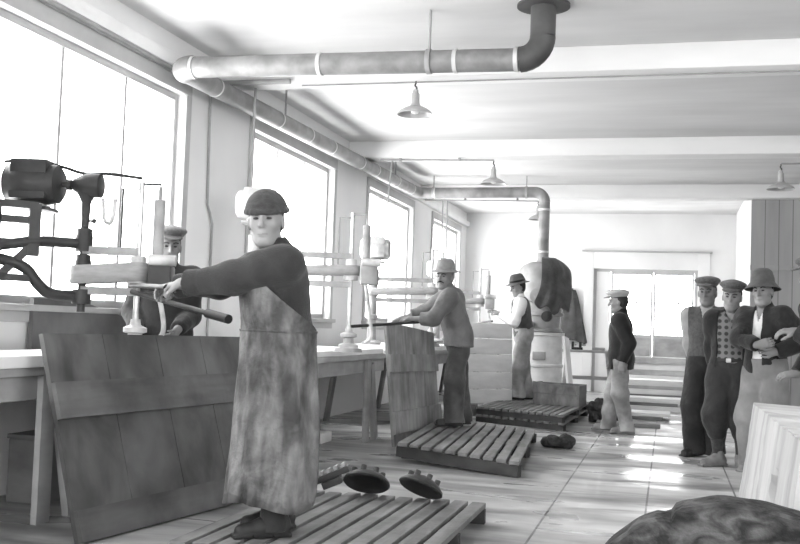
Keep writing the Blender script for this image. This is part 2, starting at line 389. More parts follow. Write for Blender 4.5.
MB().cyl(B_((N1.x, 7.5, ZC-.02)), B_((N1.x, 7.5, ZC)), PR*2.3, seg=32).build('ceiling_flange', pipedark_m, sp)
def band(p, d, r=PR*1.09, w=.03): p = Vector(p); d = Vector(d); MB().cyl(B_(p-d*w/2), B_(p+d*w/2), r, seg=28).build('joint_band', band_m, sp)
for x in (-3.83, -2.72, -1.62, -1.15): band((x, 7.5, N0.z+(N1.z-N0.z)*(x-XW)/(N1.x-XW)), (1, 0, 0))
for y in (8.2, 9.7, 10.6, 11.4, 12.6, 13.3, 14.4, 15.3): band((XW, y, N0.z+(Fa.z-N0.z)*(y-7.5)/(15.85-7.5)), (0, 1, 0), PR*1.05, .02)
for x in (-3.7,): band((x, 15.86, 3.378), (1, 0, 0))
band((-1.93, 15.95, 3.12), (0, 0, 1)); band((-1.93, 15.95, 2.45), (0, 0, 1))
def strap(x, y, z, ztop, name='pipe_hanger', w=.035):
    mb = MB(); mb.cyl(B_((x-w/2, y, z)), B_((x+w/2, y, z)), PR*1.12, seg=28)
    mb.bar(B_((x, y, z+PR)), B_((x, y, ztop)), w, .012, (1, 0, 0)); mb.build(name, conduit_m, sp)
strap(-1.83, 7.5, 3.254, ZC); strap(-2.22, 15.94, 3.397, ZC); strap(-3.72, 15.86, 3.378, ZC)
for y in (9.02+.9, 13.0+1.4):
    z = N0.z+(Fa.z-N0.z)*(y-7.5)/8.35
    MB().bar(B_((XW, y, z+PR*.9)), B_((XW, y, ZC)), .03, .01, (1, 0, 0)).build('pipe_hanger', conduit_m, sp)

# ------------------------------------------------------------------ pendant lamps and their wiring
lamp0 = thing('pendant_lamp', 'enamel dish pendant lamp nearest the camera, just below the crossing stove pipe', 'lamp', (-2.27, 8.83, 3.44), 0, 'enamel dish lamps')
MB().lathe((0, 0, -.31), (0, 0, -.16), [(.165, 0), (.163, .06), (.145, .22), (.10, .40), (.05, .55), (.038, .7), (.036, 1)], 32, False).lathe((0, 0, -.305), (0, 0, -.17), [(.158, 0), (.138, .22), (.09, .42), (.03, .6), (0, .7)], 32, False).build('lamp_shade', lamp_m, lamp0)
MB().lathe((0, 0, -.17), (0, 0, -.08), [(.037, 0), (.037, .6), (.026, .7), (.024, 1)], 20).build('lamp_socket', lamp_m, lamp0)
MB().lathe((0, 0, -.305), (0, 0, -.19), [(0, 0), (.03, .08), (.042, .3), (.03, .65), (.018, 1)], 20).build('light_bulb', lampw_m, lamp0)
MB().tube([(0, 0, -.085), (.012, 0, -.06), (-.012, 0, -.04), (0, 0, -.02), (0, 0, 0)], .008, 10, smooth=1).build('lamp_stem', iron_m, lamp0)
dup(lamp0, (-2.24, 12.93, 3.40), 0, 'enamel dish pendant lamp at the end of the conduit under the second beam')
dup(lamp0, (-2.14, 16.84, 3.37), 0, 'enamel dish pendant lamp beside the upright stove pipe above the stove')
dup(lamp0, (1.29, 12.95, 3.33), 0, 'enamel dish pendant lamp near the plank partition, above the men on the right')
def wiring(name, label, loc, paths, clips=()):
    t = thing(name, label, 'conduit', loc, 0, 'wiring conduits')
    for p in clips: MB().box(rel(t, p), (.03, .06, .05), None, .004).build('clip', conduit_m, t)
    for nm, pts, rr in paths: MB().tube([rel(t, p) for p in pts], rr, 10).build(nm, conduit_m, t)
    return t
wiring('wiring_conduit', 'dark conduit bar under the nearest ceiling beam with a drop rod', (-3.75, 8.9, 3.42),
       [('conduit_run', [(-4.12, 8.63, 3.425), (-3.42, 8.63, 3.425)], .026), ('drop_rod', [(-3.85, 8.83, 3.42), (-3.85, 8.83, 2.44)], .012), ('conduit_run', [(-3.38, 8.83, 3.43), (XR, 8.83, 3.43)], .007)])
wiring('wiring_conduit', 'thin conduit under the second beam feeding a hanging lamp and a drop rod', (-3.3, 12.93, 3.42),
       [('conduit_run', [(-3.78, 12.93, 3.425), (-2.24, 12.93, 3.405)], .013), ('drop_rod', [(-3.62, 12.93, 3.425), (-3.6, 12.6, 2.3)], .010)], [(-3.5, 12.93, 3.42), (-2.7, 12.93, 3.418)])
wiring('wiring_conduit', 'thin conduit just below the far crossing stove pipe', (-3.3, 16.6, 3.25),
       [('conduit_run', [(-4.1, 16.84, 3.39), (-2.14, 16.84, 3.375)], .013), ('drop_rod', [(-3.78, 16.84, 3.39), (-3.78, 16.84, 2.3)], .012), ('drop_rod', [(-3.70, 16.84, 3.39), (-3.70, 16.84, 2.5)], .012)], [(-3.4, 16.885, 3.40), (-3.4, 16.885, 3.425), (-2.5, 16.885, 3.40), (-2.5, 16.885, 3.425)])
wiring('wiring_conduit', 'short horizontal lamp arm reaching in from the right above the partition', (1.4, 12.95, 3.33),
       [('conduit_run', [(1.29, 12.95, 3.335), (XR, 12.95, 3.36)], .012)])
wiring('wall_conduit', 'conduit clipped down the plaster pier between the two nearest windows', (-4.18, 8.6, 1.5),
       [('conduit_run', [(-4.185, 8.56, 3.3), (-4.185, 8.6, 2.27), (-4.185, 8.66, 2.2), (-4.185, 8.72, 2.1), (-4.185, 8.72, 1.0)], .012)])
wiring('wall_conduit', 'dark double conduit along the head of the nearest window', (-4.16, 6.6, 3.36),
       [('conduit_run', [(-4.15, 4.6, 3.345), (-4.15, 8.9, 3.345)], .016), ('conduit_run', [(-4.165, 4.6, 3.325), (-4.165, 8.9, 3.325)], .010)])
# ------------------------------------------------------------------ work tables
def table(label, x0, x1, y0, y1, trestles, zt=.90, group='trestle work tables'):
    t = thing('worktable', label, 'table', ((x0+x1)/2, (y0+y1)/2, 0), 0, group); o = t.location
    hx, hy = (x1-x0)/2, (y1-y0)/2
    mb = MB(); n = 5; w = 2*hx/n
    for k in range(n): mb.bx(-hx+k*w+.002, -hx+(k+1)*w-.002, -hy, hy, zt-.05, zt, .004)
    mb.build('tabletop', bench_m, t)
    MB().bx(hx-.10, hx-.06, -hy+.05, hy-.05, zt-.19, zt-.05, .004).build('rail', bench_m, t)
    MB().bx(-hx+.06, -hx+.10, -hy+.05, hy-.05, zt-.19, zt-.05, .004).build('rail', bench_m, t)
    for y in trestles:
        y -= o.y
        MB().bx(hx-.06, hx-.02, y-.065, y+.065, 0, zt-.05, .004).build('leg', bench_m, t)
        MB().bar((hx-.04, y+.11, zt-.10), (hx-.03, y+.30, .0), .12, .045, (1, 0, 0)).build('leg', bench_m, t)
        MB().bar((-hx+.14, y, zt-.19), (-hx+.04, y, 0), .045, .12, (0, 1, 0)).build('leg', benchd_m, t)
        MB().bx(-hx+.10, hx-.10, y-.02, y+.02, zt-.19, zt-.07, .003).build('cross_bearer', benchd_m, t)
    return t
table('long timber work table at the left edge, behind the nearest tall wooden panel', -4.1, -3.42, 2.3, 6.6, (5.14, 6.3))
table('timber work table behind the aproned man, with plank legs showing by the middle panel', -4.1, -2.94, 7.35, 10.75, (7.9, 10.0))
table('timber work table behind the man in the brimmed hat and moustache', -4.1, -2.90, 11.5, 14.75, (11.9, 14.2))
table('far timber work table at the back left corner', -4.1, -2.95, 15.7, 18.9, (16.1, 18.4))
def stone(label, poly, z0, h, m=slab_m, cat='stone slab', name='stone_slab', group=None):
    c = sum((Vector((*p, 0)) for p in poly), Vector())/len(poly)
    mb = MB().prism([(p[0]-c.x, p[1]-c.y, 0) for p in poly], (0, 0, h))
    bmesh.ops.bevel(mb.bm, geom=mb.bm.edges[:], offset=.006, segments=2, affect='EDGES')
    o = mb.build(name, m); o.location = (c.x, c.y, z0); return tag(o, label, cat, group)
shade_box = thing('under_table_box', 'low dark box added as shade under the table behind the aproned man', 'box', (-3.72, 9.35, 0))  # dark box added to deepen the shade between the table legs
MB().bx(-.22, .22, -.98, .5, 0, .58, .01).build('box_body', slatd_m, shade_box); MB().bx(-.23, .23, -.99, .51, .58, .61, .006).build('lid', benchd_m, shade_box)
ob_ = MB().bx(-.07, .07, -.16, .16, 0, .10, .01).build('stone_offcut', slab_m); ob_.location = (-3.38, 9.75, 0); tag(ob_, 'small white stone offcut on the floor under the middle table', 'stone offcut')
stone('thick white stone slab lying on the nearest work table', [(-4.05, 3.1), (-3.40, 3.0), (-3.38, 5.9), (-4.0, 6.1)], .90, .065)
stone('white stone slab on the table under the spindle behind the aproned man', [(-3.95, 7.9), (-2.98, 7.8), (-2.96, 10.5), (-3.9, 10.6)], .90, .05)
stone('white stone slab under the arms of the moustached man', [(-3.9, 11.8), (-2.95, 11.7), (-2.92, 14.4), (-3.9, 14.5)], .90, .06)
stone('white stone slab on the far table in the back corner', [(-3.9, 16.0), (-3.0, 15.9), (-3.0, 18.4), (-3.9, 18.5)], .90, .06)
bl = MB().bx(-.18, .18, -.2, .2, 0, .36, .02).build('stone_block', slab_m); bl.location = (-3.45, 13.2, .96); tag(bl, 'pale upright stone block on the slab beyond the standing spindle', 'stone block')
sl = MB().prism([(0, 0, 0), (0, 1.25, 0), (0, 1.25, .28), (0, .55, .40), (0, 0, .40)], (-.035, 0, 0)).build('slate_offcut', slate_m); sl.location = (-4.14, 5.95, .905); tag(sl, 'dark sloping slate offcut leaning on the wall below the nearest window', 'stone offcut')
cr = thing('under_table_box', 'dark wooden box standing under the nearest work table', 'box', (-3.98, 5.3, 0))
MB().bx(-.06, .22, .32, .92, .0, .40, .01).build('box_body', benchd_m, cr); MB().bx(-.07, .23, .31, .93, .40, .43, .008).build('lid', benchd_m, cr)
lb = MB().bar((0, 0, 0), (-.22, .12, .75), .17, .035, (1, .3, 0)).build('leaning_plank', bench_m); lb.location = (-3.25, 6.98, 0); tag(lb, 'short pale plank leaning at the end of the nearest table', 'plank')

# ------------------------------------------------------------------ polishing machines: wall column, jointed arm, belt drive, spindle
def machine(label, col, mot, elb, spd, z_u, z_l, zt, dark, cz0=.9, jointed=True):
    """col, elb, spd are floor positions of column, elbow joint and spindle; z_u / z_l heights of the two arms;
    jointed machines carry motor and elbow on a swivelling yoke, the others on the column itself"""
    mi = iron_m if dark else irong_m  # far machines take lighter iron, painting in the flare of the windows
    t = thing('polishing_machine', label, 'machine', (col[0], col[1], cz0), 0, 'radial arm stone polishing machines')
    L = lambda x, y, z: rel(t, (x, y, z))
    c = lambda z: L(col[0], col[1], z); e = lambda z: L(elb[0], elb[1], z); s = lambda z: L(spd[0], spd[1], z)
    dm = e(0)-L(mot[0], mot[1], 0); u = Vector((0, 0, 1)); H = lambda z: u*(z-cz0); mc = L(*mot); zb = (z_u+z_l)/2
    dd = s(0)-e(0); dd.z = 0; dd.normalize(); nn = Vector((-dd.y, dd.x, 0))
    d = (e(0)-c(0)) if jointed else dd.copy(); d.z = 0; d.normalize(); n = Vector((-d.y, d.x, 0))
    if jointed:
        MB().lathe(c(cz0), c(z_u+.16), [(.13, 0), (.13, .03), (.075, .06), (.065, .5), (.06, .93), (.085, .94), (.085, 1)], 24).build('column', mi, t)
        # swivelling frame with window cut-outs that carries the motor
        mb = MB(); zm = mot[2]
        a0 = c(0); a0.z = 0; a0 = a0+d*.03; b0 = a0+d*.27
        for z in (z_l+.10, z_u-.02, (z_u+zm-.17)/2+.02, zm-.16): mb.bar(a0+H(z), b0+H(z), .05, .045)
        mb.bar(a0+d*.02+H(z_l), a0+d*.02+H(zm-.15), .05, .06, d); mb.bar(b0-d*.02+H(z_u-.1), b0-d*.02+H(zm-.15), .06, .07, d)
        mb.bar(a0+d*.05+H(z_l+.1), b0+H(z_u), .05, .05); mb.build('swivel_frame', mi, t)
    else:
        MB().lathe(c(cz0), c(mot[2]-.17), [(.12, 0), (.12, .03), (.06, .06), (.05, .3), (.075, .31), (.075, .36), (.05, .37), (.05, .72), (.07, .73), (.07, .9), (.05, .92), (.05, 1)], 24).build('column', mi, t)
    d0, n0 = d, n
    if jointed: dm.z = 0; d = dm.normalized(); n = Vector((-d.y, d.x, 0))
    mo = MB().lathe(mc-d*.19, mc+d*.19, [(.02, 0), (.085, .0), (.125, .07), (.13, .2), (.135, .22), (.135, .78), (.13, .8), (.125, .93), (.085, 1), (.02, 1)], 28).build('motor', mi if dark else pale_m, t)
    MB().box(mc+u*.02, (.24, .24, .26), Matrix((d, n, u)).transposed(), .02).build('motor_housing', mi if dark else pale_m, mo)
    MB().box(mc-u*.145, (.16, .2, .03), Matrix((d, n, u)).transposed(), .008).build('motor_foot', pale_m, mo)
    MB().box(mc-u*.165, (.26, .24, .022), Matrix((d, n, u)).transposed(), .006).build('motor_plate', mi, mo)
    if jointed:
        # shaft, bevel gear housing and drive post at the elbow
        eh = e(mot[2]); MB().lathe(mc+d*.19, eh-d*.06, [(.017, 0), (.017, .3), (.035, .31), (.035, .6), (.017, .61), (.017, 1)], 16).build('drive_shaft', mi, t)
        MB().lathe(eh-d*.10, eh+d*.10, [(.02, 0), (.045, .1), (.08, .5), (.08, .96), (.06, 1)], 24).build('gear_housing', mi, t)
        MB().lathe(eh-u*.20, eh-u*.03, [(.028, 0), (.03, .5), (.07, 1)], 20).build('housing_neck', mi, t)
        MB().lathe(e(z_l-.10), eh-u*.15, [(.026, 0), (.026, .62), (.05, .63), (.05, .80), (.026, .81), (.026, 1)], 18).build('drive_post', mi, t)
        k = e(z_u+.15); MB().lathe(k, k+d*.075, [(.008, 0), (.008, .6), (.016, .65), (.016, .9), (0, 1)], 12).build('clamp_screw', mi, t)
        dk = d; d = d0; ca = a0+d*.02; pts = [ca+H(z_u-.05), ca+d*.10+H(z_u-.03), b0+H(z_u), e(z_u)]
        ua = MB().tube(pts, .034, 14, smooth=2).build('upper_arm', mi, t); MB().cyl(e(z_u-.05), e(z_u+.05), .055).build('arm_bearing', mi, ua)
        pts = [ca+H(z_l+.22), b0-d*.06+H(z_l+.18), b0+d*.02+H(z_l+.06), b0+d*.10+H(z_l), e(z_l)]
        la = MB().tube(pts, .036, 14, smooth=2).build('lower_arm', mi, t); MB().lathe(e(z_l-.09), e(z_l+.045), [(.02, 0), (.02, .3), (.06, .31), (.06, 1)], 20).build('arm_bearing', mi, la)
        d = dk; MB().tube([e(z_u+.30)+d*.11, e(z_u+.16)+d*.12, e(z_u+.13)+d*.15, e(z_u+.16)+d*.18, e(z_u+.30)+d*.19], .012, 10, smooth=2).build('belt_hook', pale_m, t)
        MB().tube([mc+u*.14-d*.2, mc+u*.16-d*.05, mc+u*.12+d*.18, eh+u*.07-d*.02, eh+u*.085+d*.12, s(mot[2]+.06)], .011, 10, smooth=3).build('power_cable', cable_m, t)
    else:
        MB().tube([c(z_u+.10)+nn*.12, c(mot[2]-.05)+nn*.2, c(mot[2]-.02)+nn*.13], .010, 10, smooth=2).build('power_cable', cable_m, t)
    # stepped pulleys and flat belt to the spindle head
    MB().lathe(e(zb-.085), e(zb+.10), [(.062, 0), (.062, .5), (.052, .5), (.052, .8), (.045, .8), (.045, 1)], 24).build('pulley', mi, t)
    rb = .078; w = .06 if dark else .045; ring = []
    for q in [PI/2+PI*i/10 for i in range(11)]: ring.append(e(zb-.03)+dd*(math.cos(q)*rb)+nn*(math.sin(q)*rb))
    for q in [-PI/2+PI*i/10 for i in range(11)]: ring.append(s(zb-.0)+dd*(math.cos(q)*rb)+nn*(math.sin(q)*rb))
    mb = MB(); lo = [mb.bm.verts.new(p-u*w) for p in ring]; hi = [mb.bm.verts.new(p+u*w) for p in ring]
    for i in range(len(ring)): j = (i+1) % len(ring); mb.bm.faces.new((lo[i], lo[j], hi[j], hi[i]))
    be = mb.build('drive_belt', belt_m, t); so = be.modifiers.new('thickness', 'SOLIDIFY'); so.thickness = .007
    MB().lathe(s(zb-.09), s(zb+.10), [(.066, 0), (.066, .7), (.05, .72), (.05, 1)], 24).build('spindle_pulley', pale_m, t)
    MB().bar(e(zb+.13), s(zb+.13), .07, .05).build('outer_arm', irong_m, t); MB().bar(e(zb-.13), s(zb-.13), .07, .05).build('outer_arm', irong_m, t)
    MB().cyl(s(zt+.14), s(z_u+.42), .019).build('spindle', steel_m, t)
    q2 = s(0)+dd*.13-nn*.04; q2.z = 0; hp = s(0); hp.z = 0
    MB().lathe(q2+H(zb+.03), q2+H(z_u+.38), [(.05, 0), (.05, .12), (.036, .13), (.036, .84), (.012, .85), (.012, 1)], 20).build('lift_cylinder', irong_m, t)
    MB().tube([hp+H(z_u+.40), q2+H(z_u+.40), q2+H(z_u+.36)], .007, 8).build('lift_hoop', mi, t)
    MB().tube([hp-dd*.0+H(z_u+.37), hp-dd*.12+H(z_u+.37), hp-dd*.12+H(z_u-.06)], .008, 8).build('guide_rod', mi, t)
    MB().box(q2+dd*.03+H(zb-.04), (.15, .15, .17), Matrix((dd, nn, u)).transposed(), .02).build('gear_case', iron_m if dark else irong_m, t)
    MB().cyl(q2-dd*.04+nn*-.06+H(zb+.075), q2+dd*.13+nn*-.06+H(zb+.075), .035).build('oil_cylinder', pale_m, t)
    MB().lathe(s(zt+.035), s(zt+.22), [(.09, 0), (.09, .16), (.05, .25), (.045, .5), (.075, .55), (.075, .7), (.035, .8), (.03, 1)], 24).build('hub', pale_m, t)
    MB().cyl(s(zt), s(zt+.035), .13, .12, 32).build('polishing_disc', mi, t)
    MB().tube([q2+H(zb-.1), q2+dd*.05-nn*.06+H(zt+.32), q2+dd*.08-nn*.05+H(zt+.14), q2+dd*.02-nn*.02+H(zt+.09)], .016, 12, smooth=3).build('water_hose', pale_m, t)
    return t, s, q2, H
m1, s1, q1, H1 = machine('dark cast iron polishing machine in front of the nearest window', (-4.08, 5.34), (-4.0, 5.68, 2.04), (-3.66, 5.76), (-3.32, 5.86), 1.66, 1.32, .965, True)
p_ = lambda x, y, z: rel(m1, (x, y, z))
MB().cyl(p_(-3.32, 5.80, 1.36), p_(-2.42, 5.22, 1.215), .016).build('handle_bar', iron_m, m1)
MB().cyl(p_(-2.55, 5.30, 1.235), p_(-2.36, 5.18, 1.205), .026).build('hand_grip', iron_m, m1)
MB().cyl(p_(-3.30, 5.75, 1.40), p_(-2.55, 4.80, 1.36), .015).build('handle_bar', iron_m, m1)
m2 = machine('grey polishing machine right behind the head of the aproned man', (-3.62, 8.45), (-3.62, 8.45, 2.25), (-3.62, 8.45), (-2.80, 8.75), 1.80, 1.58, .95, False, .95, False)[0]
m3 = machine('pale polishing machine between the second and third windows', (-3.56, 12.05), (-3.55, 12.05, 2.15), (-3.56, 12.05), (-2.86, 12.25), 1.76, 1.54, .96, False, .96, False)[0]
m4 = machine('faint far polishing machine in front of the fourth window', (-3.62, 15.95), (-3.62, 15.95, 2.15), (-3.62, 15.95), (-2.95, 16.1), 1.76, 1.54, .96, False, .96, False)[0]
MB().cyl(rel(m3, (-2.86, 12.25, 1.24)), rel(m3, (-2.55, 10.9, 1.25)), .015).build('handle_bar', iron_m, m3)
MB().cyl(rel(m4, (-2.95, 16.1, 1.3)), rel(m4, (-2.5, 14.7, 1.32)), .015).build('handle_bar', iron_m, m4)
MB().cyl(rel(m2, (-2.80, 8.75, 1.18)), rel(m2, (-2.5, 10.55, 1.26)), .015).build('handle_bar', iron_m, m2)

# ------------------------------------------------------------------ tall wooden splash panels
def panel(label, base, along, length, lean, h, m, mb_, battens, planks, curve=0, th=.03, horiz=False, group='tall wooden splash panels'):
    base = Vector(base); a = Vector(along).normalized(); upv = (Vector((0, 0, h))+Vector(lean)); hh = upv.length; upv.normalize(); n = a.cross(upv).normalized()
    t = thing('splash_panel', label, 'panel', base, 0, group)
    mb = MB()
    if horiz:
        z = 0
        for w in planks:
            mb.bar(upv*(z+w/2), upv*(z+w/2)+a*length, w-.008, th, n, .004); z += w
    else:
        x = 0
        for i, w in enumerate(planks):
            x1 = min(x+w, length); top0 = hh-curve*(x/length)**1.4; top1 = hh-curve*(x1/length)**1.4
            mb.prism([a*(x+.003)-n*th/2, a*(x1-.003)-n*th/2, a*(x1-.003)+upv*top1-n*th/2, a*(x+.003)+upv*top0-n*th/2], n*th); x = x1
            if x >= length: break
    mb.build('board_sheet', m, t)
    side = 1 if n.dot(Vector((0, -1, 0))+Vector((.6, 0, 0))) > 0 else -1
    for (z0, z1, sl) in battens:
        MB().prism([upv*z0+n*side*th/2, upv*(z0+sl)+a*length+n*side*th/2, upv*(z1+sl)+a*length+n*side*th/2, upv*z1+n*side*th/2], n*side*.028).build('batten', mb_, t)
    return t
panel('large dark wet wooden panel in the left foreground beside the aproned man', (-2.965, 4.74, 0), (.156, .988, 0), 1.98, (-.318, .050, 0), 1.09, woodp_m, woodb_m, [(.66, .86, .0), (.0, .17, 0)], [.48, .5, .47, .5], .012)
panel('streaky upright wooden panel in front of the moustached man', (-2.615, 9.75, 0), (.17, .985, 0), 1.22, (-.13, .0, 0), 1.225, woodpale_m, woodpale_m, [(.74, .92, -.02), (.12, .34, .02)], [.21, .24, .2, .23, .22, .2], .09)
panel('white dusted plank panel beside the man in white shirt sleeves', (-2.80, 13.75, .16), (.72, .69, 0), .92, (-.03, .0, 0), 1.13, woodwhite_m, woodwhite_m, [], [.2, .24, .25, .22, .22], 0, .035, True)
bk = MB().bx(-.12, .12, -.10, .10, 0, .16, .01).build('timber_block', woodwhite_m); bk.location = (-2.36, 14.12, 0); tag(bk, 'pale timber block under the end of the white plank panel', 'block')
bk = MB().bx(-.12, .12, -.10, .10, 0, .16, .01).build('timber_block', benchd_m); bk.location = (-2.66, 13.85, 0); tag(bk, 'dark timber block under the hidden end of the white plank panel', 'block')

# ------------------------------------------------------------------ duckboard pallets
def pallet(label, loc, rot, w, l, n, h, tilt=(0, 0), skew=0, group='slatted duckboards on the floor'):
    """slats run along y; skew = how far the racked frame has slipped along y across its width"""
    t = thing('duckboard', label, 'pallet', loc, rot, group); t.rotation_euler = (tilt[0], tilt[1], rot)
    ths = .028; sw = w/n; sk = skew/w
    for k in range(n):
        x = -w/2+(k+.5)*sw; j = random.uniform(-.02, .02)+sk*x
        mb = MB().bx(x-sw*.37, x+sw*.37, -l/2+j, l/2+j, h-ths-random.uniform(0, .006), h, .004)
        mb.build('slat', slat_m, t)
    for y in (-l/2+.06, 0, l/2-.06):
        MB().bar((-w/2+.01, y+sk*(-w/2), (h-ths-.006)/2), (w/2-.01, y+sk*w/2, (h-ths-.006)/2), .07, h-ths-.006).build('bearer', slatd_m, t)
    return t
pallet('nearest slatted duckboard, under the boots of the aproned man', (-1.70, 5.42, 0), 0, 1.28, 1.72, 11, .12, skew=.05)
pallet('slatted duckboard under the moustached man, tipped towards the gangway', (-1.82, 9.80, .028), R(4.5), 1.12, 2.75, 10, .13, (0, R(2.6)), -.50)
tb = MB().bx(-.04, .04, -1.0, 1.0, 0, .045, .004).build('timber_bearer', slatd_m); tb.location = (-2.28, 9.95, 0); tag(tb, 'dark timber bearer propping the raised side of the tipped duckboard', 'timber')
pallet('lower of the two stacked duckboards by the stove', (-1.74, 13.95, 0), R(-2), 1.22, 2.55, 13, .10, skew=-.55)
pallet('upper of the two stacked duckboards by the stove', (-1.72, 13.92, .101), R(-3), 1.22, 2.55, 13, .10, skew=-.55)

# ------------------------------------------------------------------ tools left on the duckboards
def dome(label, loc, tilt, r=.15):
    t = thing('grinding_dome', label, 'tool', loc, 0, 'domed grinding tools'); t.rotation_euler = tilt
    MB().lathe((0, 0, 0), (0, 0, .085), [(0, .45), (r*.5, .42), (r*.86, .1), (r*.94, 0), (r, .10), (r*.98, .25), (r*.8, .55), (r*.5, .82), (r*.22, 1), (0, 1)], 32).build('dome', iron_m, t)
    for k in range(7):
        q = 2*PI*k/7; MB().cyl((math.cos(q)*r*.62, math.sin(q)*r*.62, .05), (math.cos(q)*r*.62, math.sin(q)*r*.62, .085), .018, seg=10).build('bolt', iron_m, t)
    return t
dome('dark domed grinding tool tipped up between the toothed block and the second dome', (-1.82, 6.17, .196), (R(-33), R(3), R(8)))
dome('dark domed grinding tool at the right, nearest the corner of the duckboard', (-1.47, 6.17, .190), (R(-31), R(9), R(-10)), .145)
br = thing('brush_head', 'dark toothed block lying tilted just right of the aproned mans boots', 'tool', (-2.04, 6.14, .17)); br.rotation_euler = (0, R(-24), R(12))
MB().bx(-.15, .15, -.06, .06, .05, .09, .006).build('block', iron_m, br); MB().bx(-.05, .08, -.05, .05, .0, .05, .01).build('base', iron_m, br)
for k in range(6): MB().bx(-.14+k*.05, -.115+k*.05, -.05, .05, .09, .115, .004).build('tooth', irong_m, br)

# ------------------------------------------------------------------ stove and what hangs round it
st = thing('stove', 'tall round iron stove with bands and a drum paled by window flare at the back', 'stove', (-1.93, 15.95, 0))
MB().lathe((0, 0, .10), (0, 0, 1.18), [(.33, 0), (.37, .02), (.37, .05), (.34, .06), (.345, .5), (.36, .51), (.36, .54), (.34, .55), (.34, .95), (.37, .96), (.37, 1), (.2, 1)], 40).build('drum', stovew_m, st)
MB().lathe((0, 0, 1.18), (0, 0, 1.64), [(.30, 0), (.33, .04), (.33, .12), (.30, .14), (.30, .55), (.34, .57), (.34, .66), (.31, .7), (.31, 1), (.2, 1)], 40).build('firebox', stove_m, st)
MB().lathe((0, 0, 1.64), (0, 0, 2.32), [(.31, 0), (.36, .04), (.37, .10), (.37, .74), (.355, .80), (.30, .87), (.20, .94), (.10, .96), (.095, 1)], 40).build('upper_drum', stove_m, st)
MB().cyl((-.02, -.34, 1.74), (-.02, -.40, 1.74), .13, .12, 28).cyl((-.02, -.40, 1.74), (-.02, -.42, 1.74), .06, .05, 20).build('fire_door', stove_m, st)
MB().cyl((.12, -.29, 1.43), (.12, -.37, 1.43), .085, .08, 24).cyl((.12, -.37, 1.43), (.12, -.40, 1.43), .03).build('draught_wheel', iron_m, st)
MB().cyl((-.12, -.30, 1.3), (-.12, -.39, 1.3), .05, .045, 20).build('ash_knob', stove_m, st)
MB().box((.02, -.35, .82), (.2, .04, .13), None, .01).build('ash_door', stove_m, st)
MB().lathe((0, 0, 0), (0, 0, .10), [(.40, 0), (.40, .7), (.36, 1)], 40).build('plinth', stovew_m, st)
